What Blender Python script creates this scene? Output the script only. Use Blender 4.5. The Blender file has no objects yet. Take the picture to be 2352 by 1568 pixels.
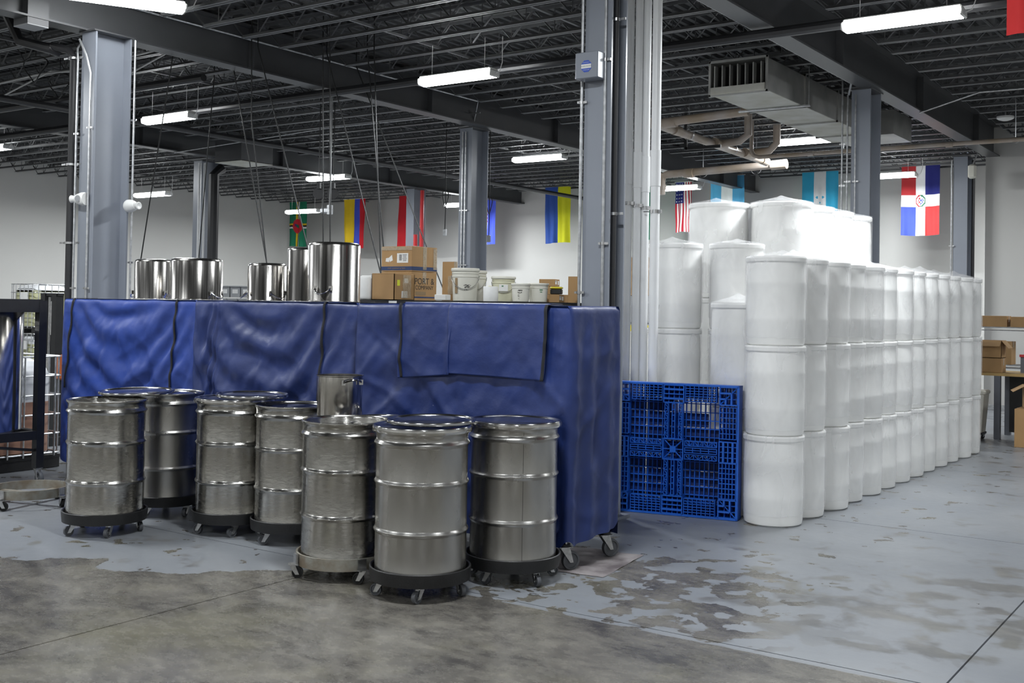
import bpy, math, random
from math import sin, cos, pi, radians, atan2, sqrt
from mathutils import Vector, Matrix, noise
rnd = random.Random(7)
sc = bpy.context.scene
C = sc.collection

# ------------------------------------------------------------------ camera
cd = bpy.data.cameras.new('camera')
cam = bpy.data.objects.new('camera', cd)
C.objects.link(cam)
cd.sensor_fit = 'HORIZONTAL'
cd.sensor_width = 36.0
cd.lens = 36.0 * 2540 / 2352
cd.shift_y = -123 / 2352
cd.clip_start = 0.05
cd.clip_end = 200
cam.matrix_world = (Matrix.Translation((0, 0, 1.72)) @ Matrix.Rotation(radians(35), 4, 'Z')
                    @ Matrix.Rotation(radians(91.0), 4, 'X') @ Matrix.Rotation(radians(0.95), 4, 'Z'))
sc.camera = cam

# ------------------------------------------------------------------ world, exposure
w = bpy.data.worlds.new('world')
sc.world = w
w.use_nodes = True
w.node_tree.nodes['Background'].inputs[0].default_value = (0.72, 0.82, 1.0, 1)
w.node_tree.nodes['Background'].inputs[1].default_value = 0.25
sc.view_settings.view_transform = 'Standard'
sc.view_settings.look = 'None'
sc.view_settings.gamma = 1.0
sc.view_settings.exposure = 0.05
sc.view_settings.use_curve_mapping = False
LAMP_W = 165.0        # power of each ceiling fixture
LAMP_COL = (0.93, 0.97, 1.0)

# ------------------------------------------------------------------ materials
def lin(r, g, b):
    def f(c):
        c /= 255.0
        return c / 12.92 if c <= 0.04045 else ((c + 0.055) / 1.055) ** 2.4
    return (f(r), f(g), f(b), 1)

def mat(name, col, rough=0.5, metal=0.0, vary=0.0, scale=8.0, stretch=(1, 1, 1), bump=0.0, bscale=None,
        rvary=0.0, alpha=1.0, spec=0.5, coat=0.0, second=None):
    m = bpy.data.materials.new(name)
    m.use_nodes = True
    nt = m.node_tree
    p = nt.nodes['Principled BSDF']
    p.inputs['Base Color'].default_value = col
    p.inputs['Roughness'].default_value = rough
    p.inputs['Metallic'].default_value = metal
    p.inputs['Specular IOR Level'].default_value = spec
    p.inputs['Alpha'].default_value = alpha
    p.inputs['Coat Weight'].default_value = coat
    tc = nt.nodes.new('ShaderNodeTexCoord')
    mp = nt.nodes.new('ShaderNodeMapping')
    mp.inputs['Scale'].default_value = stretch
    nt.links.new(tc.outputs['Object'], mp.inputs['Vector'])
    n = nt.nodes.new('ShaderNodeTexNoise')
    n.inputs['Scale'].default_value = scale
    n.inputs['Detail'].default_value = 5
    nt.links.new(mp.outputs[0], n.inputs['Vector'])
    mix = nt.nodes.new('ShaderNodeMix')
    mix.data_type = 'RGBA'
    c2 = second if second else tuple(max(0, c * (1 - vary)) for c in col[:3]) + (1,)
    c1 = col if second else tuple(min(1, c * (1 + vary * 0.6)) for c in col[:3]) + (1,)
    mix.inputs[6].default_value = c1
    mix.inputs[7].default_value = c2
    ramp = nt.nodes.new('ShaderNodeMapRange')
    ramp.inputs[1].default_value = 0.35
    ramp.inputs[2].default_value = 0.65
    nt.links.new(n.outputs[0], ramp.inputs[0])
    nt.links.new(ramp.outputs[0], mix.inputs[0])
    nt.links.new(mix.outputs[2], p.inputs['Base Color'])
    if rvary:
        mr = nt.nodes.new('ShaderNodeMapRange')
        mr.inputs[1].default_value = 0.3
        mr.inputs[2].default_value = 0.7
        mr.inputs[3].default_value = max(0.02, rough - rvary)
        mr.inputs[4].default_value = rough + rvary
        nt.links.new(n.outputs[0], mr.inputs[0])
        nt.links.new(mr.outputs[0], p.inputs['Roughness'])
    if bump:
        n2 = nt.nodes.new('ShaderNodeTexNoise')
        n2.inputs['Scale'].default_value = bscale or scale * 4
        n2.inputs['Detail'].default_value = 4
        nt.links.new(mp.outputs[0], n2.inputs['Vector'])
        b = nt.nodes.new('ShaderNodeBump')
        b.inputs['Strength'].default_value = bump
        b.inputs['Distance'].default_value = 0.01
        nt.links.new(n2.outputs[0], b.inputs['Height'])
        nt.links.new(b.outputs[0], p.inputs['Normal'])
    return m

def emis(name, col, strength):
    m = bpy.data.materials.new(name)
    m.use_nodes = True
    nt = m.node_tree
    p = nt.nodes['Principled BSDF']
    p.inputs['Base Color'].default_value = (0.9, 0.9, 0.9, 1)
    p.inputs['Emission Color'].default_value = col
    p.inputs['Emission Strength'].default_value = strength
    return m

M = {}
M['steel_brushed'] = mat('brushed_stainless', (0.45, 0.44, 0.42, 1), 0.28, 1.0, 0.16, 3, (1, 1, 0.5), 0.04, 60, 0.05)
M['steel_scratched'] = mat('scratched_stainless', (0.46, 0.45, 0.425, 1), 0.22, 1.0, 0.13, 13, (1.2, 1.2, 3.2), 0.12, 18, 0.08)
M['steel_polished'] = mat('polished_stainless', (0.60, 0.59, 0.57, 1), 0.14, 1.0, 0.12, 6, (4, 4, 0.15), 0.02, 20, 0.05)
M['steel_lid'] = mat('stainless_lid', (0.50, 0.50, 0.50, 1), 0.16, 1.0, 0.1, 3, rvary=0.06)
M['pot_steel'] = mat('stockpot_steel', (0.56, 0.54, 0.51, 1), 0.20, 1.0, 0.25, 10, (5, 5, 0.04), 0.03, 20, 0.08)
M['zinc'] = mat('zinc_plated_steel', (0.55, 0.55, 0.55, 1), 0.33, 1.0, 0.2, 30)
M['galv'] = mat('galvanised_steel', (0.50, 0.51, 0.52, 1), 0.38, 0.85, 0.2, 20)
M['black_plastic'] = mat('black_plastic', lin(26, 26, 27), 0.5, 0, 0.2, 20, bump=0.1)
M['black_steel'] = mat('black_painted_steel', lin(24, 25, 27), 0.42, 0, 0.25, 12)
M['rubber_grey'] = mat('grey_rubber', lin(78, 80, 84), 0.55, 0, 0.2, 20)
M['rubber_black'] = mat('black_rubber', lin(22, 22, 22), 0.6, 0, 0.2, 20)
M['ring_grey'] = mat('worn_grey_paint', lin(150, 150, 142), 0.5, 0, 0.3, 9, second=lin(120, 108, 92), bump=0.2)
M['blue_cloth'] = mat('blue_nylon_cover', lin(33, 50, 104), 0.45, 0, 0.16, 3.5, bump=0.5, bscale=9, rvary=0.08)
M['blue_cloth_bright'] = mat('bright_blue_nylon_cover', lin(40, 65, 140), 0.50, 0, 0.16, 3.5, bump=0.5, bscale=9, rvary=0.08)
M['strap'] = mat('black_webbing', lin(18, 19, 26), 0.8, 0, 0.2, 60)
M['white_plastic'] = mat('white_drum_plastic', lin(242, 242, 239), 0.45, 0, 0.04, 2.5)
M['bucket'] = mat('white_bucket_plastic', lin(214, 212, 200), 0.45, 0, 0.06, 4)
M['bucket_cream'] = mat('cream_bucket_plastic', lin(206, 204, 178), 0.45, 0, 0.06, 4)
M['paper'] = mat('white_paper', lin(225, 225, 222), 0.8, 0, 0.05, 10)
M['ink'] = mat('black_ink', lin(48, 46, 44), 0.8)
M['ink_green'] = mat('green_ink', lin(60, 120, 80), 0.8)
M['ink_blue'] = mat('navy_band_ink', lin(40, 58, 98), 0.7, 0, 0.1, 12)
M['ink_faded'] = mat('faded_ink', lin(140, 118, 88), 0.8)
M['card'] = mat('cardboard', lin(164, 130, 88), 0.8, 0, 0.07, 6, (1, 1, 0.5), 0.05)
M['card_dark'] = mat('cardboard_inside', lin(120, 92, 60), 0.85, 0, 0.1, 6)
M['tape'] = mat('clear_tape', lin(200, 185, 160), 0.12, 0, 0.1, 30, alpha=0.45)
M['yellow'] = mat('yellow_plastic', lin(222, 205, 50), 0.4, 0, 0.08, 6)
M['yellow_green'] = mat('yellow_sticker', lin(215, 220, 60), 0.5)
M['shaded_deck'] = mat('shaded_navy_deck_plastic', lin(20, 44, 96), 0.5, 0, 0.15, 5)  # pallet blue darkened, standing for shade among the deck ribs
M['blue_pallet'] = mat('blue_pallet_plastic', lin(34, 100, 204), 0.42, 0, 0.15, 5, bump=0.1)
M['pvc'] = mat('grey_white_pvc', lin(236, 237, 237), 0.35, 0, 0.03, 3)
M['pvc_old'] = mat('aged_pvc', lin(196, 186, 178), 0.4, 0, 0.12, 2.2, second=lin(178, 160, 138))
M['col_paint'] = mat('blue_grey_column_paint', lin(136, 141, 150), 0.33, 0, 0.05, 1.6, bump=0.03)
M['beam_paint'] = mat('shadow_grey_beam_paint', lin(72, 73, 75), 0.42, 0, 0.08, 2)  # grey darkened to paint in the shadow on the girders
M['joist_paint'] = mat('grey_joist_paint', lin(98, 99, 100), 0.45, 0, 0.12, 3)
M['deck'] = mat('dark_grey_deck', lin(62, 63, 64), 0.55, 0, 0.15, 1.5)
M['wall'] = mat('pale_wall_paint', lin(196, 195, 191), 0.75, 0, 0.025, 0.6, bump=0.03)
M['duct'] = mat('galvanised_duct', (0.42, 0.42, 0.40, 1), 0.45, 0.7, 0.2, 2.5)
M['duct_shade'] = mat('duct_inside_shade', lin(14, 14, 15), 0.8)
M['duct_white'] = mat('pale_duct_base', lin(205, 205, 198), 0.6, 0, 0.08, 2, second=lin(178, 176, 160))
M['black_pipe'] = mat('black_sprinkler_pipe', lin(40, 40, 42), 0.4, 0, 0.15, 3)
M['white_metal'] = mat('white_enamel', lin(225, 225, 222), 0.4)
M['lens'] = emis('lamp_lens', (0.95, 0.98, 1.0, 1), 26.0)
M['small_lamp'] = emis('small_lamp_lens', (1, 1, 0.8, 1), 5.0)
M['ibc_white'] = mat('milky_tank_plastic', lin(218, 220, 222), 0.35, 0, 0.04, 3)
M['ibc_cream'] = mat('cream_filled_tank', lin(196, 196, 156), 0.4, 0, 0.06, 3)
M['ibc_pink'] = mat('tan_liquid_tank', lin(172, 132, 112), 0.35, 0, 0.06, 3)
M['orange'] = mat('orange_plastic', lin(170, 84, 30), 0.5, 0, 0.2, 9)
M['grey_bin'] = mat('grey_bin_plastic', lin(150, 152, 154), 0.5)
M['wood'] = mat('bench_wood', lin(176, 146, 92), 0.6, 0, 0.12, 5, (1, 8, 1))
M['red'] = mat('red_plastic', lin(190, 40, 44), 0.45)
M['sign_blue'] = mat('sign_blue', lin(58, 86, 178), 0.5)
M['cable'] = mat('black_cable', lin(20, 21, 21), 0.55)
M['cable_grey'] = mat('pale_conduit', lin(175, 176, 176), 0.35, 0.4)
M['mat_paper'] = mat('creased_floor_paper', lin(150, 144, 144), 0.7, 0, 0.2, 5, second=lin(92, 84, 86))
M['steel_blue'] = mat('frame_grey_blue', lin(98, 102, 110), 0.45)

# translucent bag
def bag_mat():
    m = bpy.data.materials.new('clear_poly_bag')
    m.use_nodes = True
    nt = m.node_tree
    p = nt.nodes['Principled BSDF']
    p.inputs['Base Color'].default_value = lin(250, 250, 252)
    p.inputs['Roughness'].default_value = 0.16
    tc = nt.nodes.new('ShaderNodeTexCoord')
    mp = nt.nodes.new('ShaderNodeMapping')
    mp.inputs['Scale'].default_value = (1, 1, 0.4)
    mp.inputs['Rotation'].default_value = (0.35, 0.2, 0)
    nt.links.new(tc.outputs['Object'], mp.inputs[0])
    n = nt.nodes.new('ShaderNodeTexNoise')
    n.inputs['Scale'].default_value = 5.5
    n.inputs['Detail'].default_value = 1.5
    n.inputs['Distortion'].default_value = 1.1
    nt.links.new(mp.outputs[0], n.inputs['Vector'])
    b = nt.nodes.new('ShaderNodeBump')
    b.inputs['Strength'].default_value = 0.42
    b.inputs['Distance'].default_value = 0.02
    nt.links.new(n.outputs[0], b.inputs['Height'])
    nt.links.new(b.outputs[0], p.inputs['Normal'])
    tr = nt.nodes.new('ShaderNodeBsdfTransparent')
    mx = nt.nodes.new('ShaderNodeMixShader')
    mr = nt.nodes.new('ShaderNodeMapRange')
    mr.inputs[1].default_value = 0.35
    mr.inputs[2].default_value = 0.65
    mr.inputs[3].default_value = 0.15
    mr.inputs[4].default_value = 0.28
    nt.links.new(n.outputs[0], mr.inputs[0])
    nt.links.new(mr.outputs[0], mx.inputs[0])
    nt.links.new(tr.outputs[0], mx.inputs[1])
    nt.links.new(p.outputs[0], mx.inputs[2])
    nt.links.new(mx.outputs[0], nt.nodes['Material Output'].inputs[0])
    return m
M['bag'] = bag_mat()

def floor_mat():
    m = bpy.data.materials.new('painted_and_bare_concrete')
    m.use_nodes = True
    nt = m.node_tree
    N = nt.nodes
    L = nt.links
    p = N['Principled BSDF']
    g = N.new('ShaderNodeNewGeometry')
    sx = N.new('ShaderNodeSeparateXYZ')
    L.new(g.outputs['Position'], sx.inputs[0])
    def nz(scale, detail=6, rough=0.55, dist=0.0, vec=None):
        n = N.new('ShaderNodeTexNoise')
        n.inputs['Scale'].default_value = scale
        n.inputs['Detail'].default_value = detail
        n.inputs['Roughness'].default_value = rough
        n.inputs['Distortion'].default_value = dist
        L.new(vec if vec else g.outputs['Position'], n.inputs['Vector'])
        return n.outputs[0]
    def mth(op, a, b=None, c=None, clamp=False):
        n = N.new('ShaderNodeMath')
        n.operation = op
        n.use_clamp = clamp
        for i, x in enumerate((a, b, c)):
            if x is None:
                continue
            if isinstance(x, (int, float)):
                n.inputs[i].default_value = x
            else:
                L.new(x, n.inputs[i])
        return n.outputs[0]
    def rng(x, a, b, c=0.0, d=1.0, smooth=False):
        n = N.new('ShaderNodeMapRange')
        n.interpolation_type = 'SMOOTHSTEP' if smooth else 'LINEAR'
        L.new(x, n.inputs[0])
        for i, vv in enumerate((a, b, c, d)):
            n.inputs[i + 1].default_value = vv
        return n.outputs[0]
    def mixc(f, a, b):
        n = N.new('ShaderNodeMix')
        n.data_type = 'RGBA'
        L.new(f, n.inputs[0])
        for i, x in ((6, a), (7, b)):
            if isinstance(x, tuple):
                n.inputs[i].default_value = x
            else:
                L.new(x, n.inputs[i])
        return n.outputs[2]
    X, Y = sx.outputs[0], sx.outputs[1]
    # edge of the paint: threshold Y as a function of X
    fc = N.new('ShaderNodeFloatCurve')
    cu = fc.mapping.curves[0]
    pts = [(-10, 3.75), (-8.4, 4.35), (-7.45, 4.30), (-7.1, 4.15), (-6.85, 4.18), (-6.42, 4.62), (-6.3, 4.32), (-5.9, 4.42), (-5.3, 5.05),
           (-5.08, 5.3), (-3, 5.3), (3, 5.3)]
    fx = lambda x: (x + 10) / 13
    fy = lambda y: (y - 3) / 3
    cu.points[0].location = (0, fy(pts[0][1]))
    cu.points[1].location = (1, fy(pts[-1][1]))
    for x, y in pts[1:-1]:
        cu.points.new(fx(x), fy(y))
    for q in cu.points:
        q.handle_type = 'VECTOR'
    fc.mapping.update()
    L.new(rng(X, -10, 3), fc.inputs[1])
    thr = mth('MULTIPLY_ADD', fc.outputs[0], 3.0, 3.0)
    wob = mth('MULTIPLY', mth('SUBTRACT', nz(3.2, 8, 0.6), 0.5), rng(X, -5.4, -4.9, 0.5, 0.05))
    edge = mth('SUBTRACT', mth('ADD', Y, wob), thr)
    bare = rng(edge, -0.006, 0.006, 1.0, 0.0)
    # worn patches, sharp ones near X -3.2, softer towards X -1.5
    def blob(cx, cy, r1, r2, ax=1.0):
        dx = mth('MULTIPLY', mth('SUBTRACT', X, cx), ax)
        dy = mth('SUBTRACT', Y, cy)
        d = mth('SQRT', mth('ADD', mth('MULTIPLY', dx, dx), mth('MULTIPLY', dy, dy)))
        return rng(d, r1, r2, 1.0, 0.0, True)
    reg1 = mth('MAXIMUM', blob(-3.15, 6.25, 0.1, 1.35, 0.9), mth('MULTIPLY', blob(-2.6, 5.75, 0.1, 1.0, 0.7), 0.9))
    reg1 = mth('MAXIMUM', reg1, mth('MULTIPLY', blob(-3.9, 5.6, 0.0, 0.6, 0.6), 0.8))
    w1 = mth('ADD', nz(5.0, 7, 0.5, 0.3), mth('MULTIPLY', reg1, 0.17))
    worn1 = mth('MULTIPLY', rng(w1, 0.625, 0.64), rng(X, -2.35, -2.1, 1.0, 0.25))
    reg2 = mth('MAXIMUM', blob(-1.9, 6.6, 0.2, 1.7), mth('MULTIPLY', blob(-1.3, 7.6, 0.2, 1.2, 0.8), 0.7))
    w2 = mth('ADD', nz(3.0, 6, 0.55, 0.2), mth('MULTIPLY', reg2, 0.14))
    worn2 = mth('MULTIPLY', rng(w2, 0.60, 0.69), 0.65)
    wornL = rng(mth('ADD', nz(9.0, 3, 0.5), mth('MULTIPLY', blob(-7.6, 4.7, 0.0, 0.6), 0.13)), 0.755, 0.76)
    worn = mth('MAXIMUM', mth('MAXIMUM', worn1, worn2), wornL)
    bare_all = mth('MAXIMUM', bare, worn, clamp=True)
    # colours
    mp = N.new('ShaderNodeMapping')
    mp.inputs['Rotation'].default_value = (0, 0, radians(35))
    mp.inputs['Scale'].default_value = (1.0, 1.6, 1)
    L.new(g.outputs['Position'], mp.inputs[0])
    mot = nz(1.9, 14, 0.72, 0.5, mp.outputs[0])
    fine = nz(9, 8, 0.7, 0.0, mp.outputs[0])
    yel = nz(0.9, 6, 0.6)
    con = mixc(rng(mot, 0.36, 0.66), lin(60, 58, 57), lin(122, 118, 110))
    con = mixc(mth('MULTIPLY', rng(yel, 0.5, 0.7), 0.45), con, lin(126, 122, 94))
    con = mixc(mth('MULTIPLY', rng(fine, 0.45, 0.75), 0.35), con, lin(138, 135, 126))
    paint = mixc(rng(nz(0.8, 5), 0.35, 0.65), lin(124, 128, 134), lin(137, 140, 144))
    paint = mixc(mth('MULTIPLY', rng(nz(7, 6, 0.7), 0.5, 0.8), 0.25), paint, lin(118, 120, 120))
    base = mixc(bare_all, paint, con)
    L.new(base, p.inputs['Base Color'])
    rr = mth('ADD', rng(bare_all, 0, 1, 0.28, 0.19), mth('MULTIPLY', fine, 0.16))
    L.new(rr, p.inputs['Roughness'])
    b = N.new('ShaderNodeBump')
    b.inputs['Strength'].default_value = 0.12
    b.inputs['Distance'].default_value = 0.004
    L.new(mth('SUBTRACT', fine, mth('MULTIPLY', bare_all, 0.5)), b.inputs['Height'])
    L.new(b.outputs[0], p.inputs['Normal'])
    return m
M['floor'] = floor_mat()
M['joint'] = mat('dark_joint', lin(60, 58, 55), 0.9)

# ------------------------------------------------------------------ mesh helpers
class MB:
    def __init__(self):
        self.v, self.f, self.mi = [], [], []
    def add(self, vs, fs, mi=0, T=None):
        o = len(self.v)
        if T is not None:
            vs = [T @ Vector(a) for a in vs]
        self.v += [tuple(a) for a in vs]
        self.f += [tuple(o + i for i in a) for a in fs]
        self.mi += [mi] * len(fs)
        return self
    def box(self, c, s, mi=0, T=None, rz=0):
        x, y, z = (a / 2 for a in s)
        vs = [(i * x, j * y, k * z) for k in (-1, 1) for j in (-1, 1) for i in (-1, 1)]
        if rz:
            vs = [(a * cos(rz) - b * sin(rz), a * sin(rz) + b * cos(rz), d) for a, b, d in vs]
        vs = [(a + c[0], b + c[1], d + c[2]) for a, b, d in vs]
        return self.add(vs, [(0, 2, 3, 1), (4, 5, 7, 6), (0, 1, 5, 4), (2, 6, 7, 3), (0, 4, 6, 2), (1, 3, 7, 5)], mi, T)
    def rbox(self, c, s, r=0.01, mi=0, T=None):
        # box with chamfered vertical and horizontal edges
        x, y, z = (a / 2 for a in s)
        vs, fs = [], []
        ring = lambda k, zz: [(sx * (x - (0 if a else r) - k), sy * (y - (r if a else 0) - k), zz)
                              for sx, sy, a in ((1, -1, 0), (1, -1, 1), (1, 1, 1), (1, 1, 0), (-1, 1, 0), (-1, 1, 1), (-1, -1, 1), (-1, -1, 0))]
        for k, zz in ((r, -z), (0, -z + r), (0, z - r), (r, z)):
            vs += ring(k, zz)
        for a in range(3):
            for i in range(8):
                j = (i + 1) % 8
                fs.append((a * 8 + i, a * 8 + j, a * 8 + 8 + j, a * 8 + 8 + i))
        fs.append(tuple(range(7, -1, -1)))
        fs.append(tuple(range(24, 32)))
        vs = [(a + c[0], b + c[1], d + c[2]) for a, b, d in vs]
        return self.add(vs, fs, mi, T)
    def lathe(self, prof, seg=40, c=(0, 0, 0), mi=0, T=None):
        vs, fs = [], []
        for r, z in prof:
            for i in range(seg):
                a = 2 * pi * i / seg
                vs.append((c[0] + r * cos(a), c[1] + r * sin(a), c[2] + z))
        n = len(prof)
        for k in range(n - 1):
            for i in range(seg):
                j = (i + 1) % seg
                fs.append((k * seg + i, k * seg + j, (k + 1) * seg + j, (k + 1) * seg + i))
        if prof[0][0] > 1e-5:
            pass
        return self.add(vs, fs, mi, T)
    def disc(self, r, z, seg=40, c=(0, 0, 0), mi=0, up=True, T=None):
        vs = [(c[0] + r * cos(2 * pi * i / seg), c[1] + r * sin(2 * pi * i / seg), c[2] + z) for i in range(seg)]
        return self.add(vs, [tuple(range(seg)) if up else tuple(range(seg - 1, -1, -1))], mi, T)
    def tube(self, pts, r, seg=8, mi=0, T=None, cap=True, closed=False):
        pts = [Vector(p) for p in pts]
        n = len(pts)
        vs, fs = [], []
        up = Vector((0, 0, 1))
        prev = None
        for i, p in enumerate(pts):
            if closed:
                d = pts[(i + 1) % n] - pts[i - 1]
            else:
                d = pts[min(i + 1, n - 1)] - pts[max(i - 1, 0)]
            d.normalize()
            if prev is None:
                a = d.cross(up)
                if a.length < 0.05:
                    a = d.cross(Vector((0, 1, 0)))
                a.normalize()
            else:
                a = prev - d * prev.dot(d)
                a.normalize()
            prev = a
            b = d.cross(a)
            rr = r[i] if isinstance(r, (list, tuple)) else r
            for k in range(seg):
                t = 2 * pi * k / seg
                vs.append(p + a * (rr * cos(t)) + b * (rr * sin(t)))
        m = n if closed else n - 1
        for i in range(m):
            for k in range(seg):
                l = (k + 1) % seg
                i2 = (i + 1) % n
                fs.append((i * seg + k, i * seg + l, i2 * seg + l, i2 * seg + k))
        if cap and not closed:
            fs.append(tuple(range(seg - 1, -1, -1)))
            fs.append(tuple((n - 1) * seg + k for k in range(seg)))
        return self.add(vs, fs, mi, T)
    def cyl(self, a, b, r, seg=12, mi=0, T=None):
        return self.tube([a, b], r, seg, mi, T)
    def grid(self, fn, nu, nv, mi=0, mfn=None, T=None):
        vs = [fn(i / nu, j / nv) for j in range(nv + 1) for i in range(nu + 1)]
        fs = [(j * (nu + 1) + i, j * (nu + 1) + i + 1, (j + 1) * (nu + 1) + i + 1, (j + 1) * (nu + 1) + i)
              for j in range(nv) for i in range(nu)]
        self.add(vs, fs, mi, T)
        if mfn:
            for k in range(nu * nv):
                j, i = divmod(k, nu)
                self.mi[len(self.mi) - nu * nv + k] = mfn((i + .5) / nu, (j + .5) / nv)
        return self

def mesh(name, mb, mats, smooth=True, ang=35):
    me = bpy.data.meshes.new(name)
    me.from_pydata(mb.v, [], mb.f)
    if not isinstance(mats, (list, tuple)):
        mats = [mats]
    for m in mats:
        me.materials.append(M[m] if isinstance(m, str) else m)
    if len(mats) > 1:
        me.polygons.foreach_set('material_index', mb.mi)
    me.update()
    if smooth:
        me.polygons.foreach_set('use_smooth', [True] * len(me.polygons))
        me.set_sharp_from_angle(angle=radians(ang))
    return me

def tag(o, label=None, cat=None, group=None, kind=None):
    if label: o['label'] = label
    if cat: o['category'] = cat
    if group: o['group'] = group
    if kind: o['kind'] = kind
    return o

def obj(name, mb, mats, parent=None, loc=(0, 0, 0), rz=0, label=None, cat=None, group=None, kind=None, smooth=True, rot=None, ang=35):
    me = mb if isinstance(mb, bpy.types.Mesh) else mesh(name, mb, mats, smooth, ang)
    o = bpy.data.objects.new(name, me)
    C.objects.link(o)
    o.location = loc
    o.rotation_euler = rot if rot else (0, 0, rz)
    if parent: o.parent = parent
    return tag(o, label, cat, group, kind)

def thing(name, label, cat, loc=(0, 0, 0), rz=0, group=None, rot=None):
    o = bpy.data.objects.new(name, None)
    C.objects.link(o)
    o.empty_display_size = 0.1
    o.location = loc
    o.rotation_euler = rot if rot else (0, 0, rz)
    return tag(o, label, cat, group)

def copy_tree(o, parent=None, loc=None, rz=None, label=None):
    c = o.copy()
    C.objects.link(c)
    if parent: c.parent = parent
    if loc is not None: c.location = loc
    if rz is not None: c.rotation_euler = (0, 0, rz)
    if label: c['label'] = label
    for ch in [x for x in KIDS.get(o.name, [])]:
        d = copy_tree(ch, c)
        KIDS.setdefault(c.name, []).append(d)
    return c
KIDS = {}
def kids(root):
    # remember the children of a finished thing, for copying
    bpy.context.view_layer.update()
    for o in [root] + list(root.children_recursive):
        KIDS[o.name] = list(o.children)

def text(body, size, mt, parent, loc, rot, name='printed_text', align='CENTER', extr=0.0):
    cu = bpy.data.curves.new(name, 'FONT')
    cu.body = body
    cu.size = size
    cu.align_x = align
    cu.align_y = 'CENTER'
    cu.extrude = extr
    cu.materials.append(M[mt])
    tmp = bpy.data.objects.new(name, cu)
    me = bpy.data.meshes.new_from_object(tmp)
    bpy.data.objects.remove(tmp)
    o = bpy.data.objects.new(name, me)
    C.objects.link(o)
    o.parent = parent
    o.location = loc
    o.rotation_euler = rot
    return o

ORD = ['nearest', 'second', 'third', 'fourth', 'fifth', 'sixth', 'seventh', 'eighth', 'ninth', 'tenth', 'eleventh', 'twelfth', 'thirteenth', 'fourteenth']

# ================================================================== SETTING
XL, XR, YF, YB = -26.8, 6.5, -6.0, 26.1
XJ, YJ = -4.63, 22.05      # where the right hand wall steps forward
DECK = 5.32
fl = obj('floor', MB().box(((XL + XR) / 2, (YF + YB) / 2, -0.06), (XR - XL, YB - YF, 0.08)), 'joint', kind='structure', smooth=False)
jx = [-1.29 - 3.8 * k for k in range(8)][::-1] + [2.5]
jx = [XL] + [x for x in jx if x > XL + 0.5] + [XR]
jy = [YF, -5.6 + 3.6, 1.7, 5.36, 9.08, 12.8, 16.5, 20.2, 23.9, YB]
for i in range(len(jx) - 1):
    for j in range(len(jy) - 1):
        g = 0.005
        x0, x1, y0, y1 = jx[i] + g, jx[i + 1] - g, jy[j] + g, jy[j + 1] - g
        if y0 > YJ and x0 > XJ: continue
        obj('floor_slab', MB().box(((x0 + x1) / 2, (y0 + y1) / 2, -0.011), (x1 - x0, y1 - y0, 0.022)), 'floor', parent=fl, smooth=False)
T_ = 0.2
def wallbox(name, x0, x1, y0, y1):
    return obj(name, MB().box(((x0 + x1) / 2, (y0 + y1) / 2, DECK / 2), (x1 - x0, y1 - y0, DECK)), 'wall', kind='structure', smooth=False)
wl = wallbox('wall_left', XL - T_, XL, YF - T_, YB + T_)
wallbox('wall_back', XL, XJ + T_, YB, YB + T_)
wallbox('wall_return', XJ, XJ + T_, YJ, YB)
wallbox('wall_back_right', XJ + T_, XR, YJ, YJ + T_)
wallbox('wall_right', XR, XR + T_, YF - T_, YB + T_)
wallbox('wall_front', XL, XR, YF - T_, YF)

# corrugated deck
mb = MB()
x = XL
prof = []
while x < XR:
    prof += [(x, DECK), (x + 0.055, DECK), (x + 0.075, DECK + 0.04), (x + 0.13, DECK + 0.04), (x + 0.15, DECK)]
    x += 0.15
vs = [(px, yy, pz) for yy in (YF, YB) for px, pz in prof]
n = len(prof)
mb.add(vs, [(i + 1, i, n + i, n + i + 1) for i in range(n - 1)])
mb.box(((XL + XR) / 2, (YF + YB) / 2, DECK + 0.12), (XR - XL + 0.4, YB - YF + 0.4, 0.1))
ceil = obj('ceiling', mb, 'deck', kind='structure', smooth=False)

GX = [-18.0, -10.9, -4.5, 2.2]
def girder(x, y0, y1):
    m = MB()
    m.box((x, (y0 + y1) / 2, 4.69), (0.24, y1 - y0, 0.02))
    m.box((x, (y0 + y1) / 2, 5.24), (0.24, y1 - y0, 0.02))
    m.box((x, (y0 + y1) / 2, 4.965), (0.015, y1 - y0, 0.53))
    y = y0 + 1.2
    while y < y1:
        m.box((x, y, 4.965), (0.2, 0.012, 0.52))
        y += 3.6
    obj('steel_girder', m, 'beam_paint', parent=ceil, smooth=False)
for gx in GX:
    girder(gx, YF, YJ if gx > XJ else YB)
JZ = 4.94
def joist_mesh(L):
    m = MB()
    for s in (-1, 1):
        m.box((0, s * 0.026, JZ + 0.003), (L - 0.75, 0.034, 0.006))
        m.box((0, s * 0.011, JZ + 0.022), (L - 0.75, 0.005, 0.036))
        m.box((0, s * 0.026, 5.295), (L - 0.05, 0.034, 0.006))
        m.box((0, s * 0.011, 5.275), (L - 0.05, 0.005, 0.036))
    p = 0.62
    k = int((L - 0.8) / p)
    x0 = -k * p / 2
    up = [(x0 + i * p / 2, 0, (JZ + 0.02) if i % 2 == 0 else 5.28) for i in range(2 * k + 1)]
    for a, b in zip(up[:-1], up[1:]):
        m.tube([a, b], 0.011, 4)
    for i in range(0, 2 * k + 1, 2):
        m.tube([(up[i][0], 0, JZ + .02), (up[i][0], 0, 5.28)], 0.007, 4)
    for s in (-1, 1):
        m.tube([(s * (L / 2 - 0.38), 0, JZ + 0.02), (s * (L / 2 - 0.06), 0, 5.28)], 0.012, 4)
    m.box((-L / 2 + .06, 0, 5.265), (0.1, 0.09, 0.05))
    m.box((L / 2 - .06, 0, 5.265), (0.1, 0.09, 0.05))
    return mesh('roof_joist', m, 'joist_paint', False)
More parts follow.
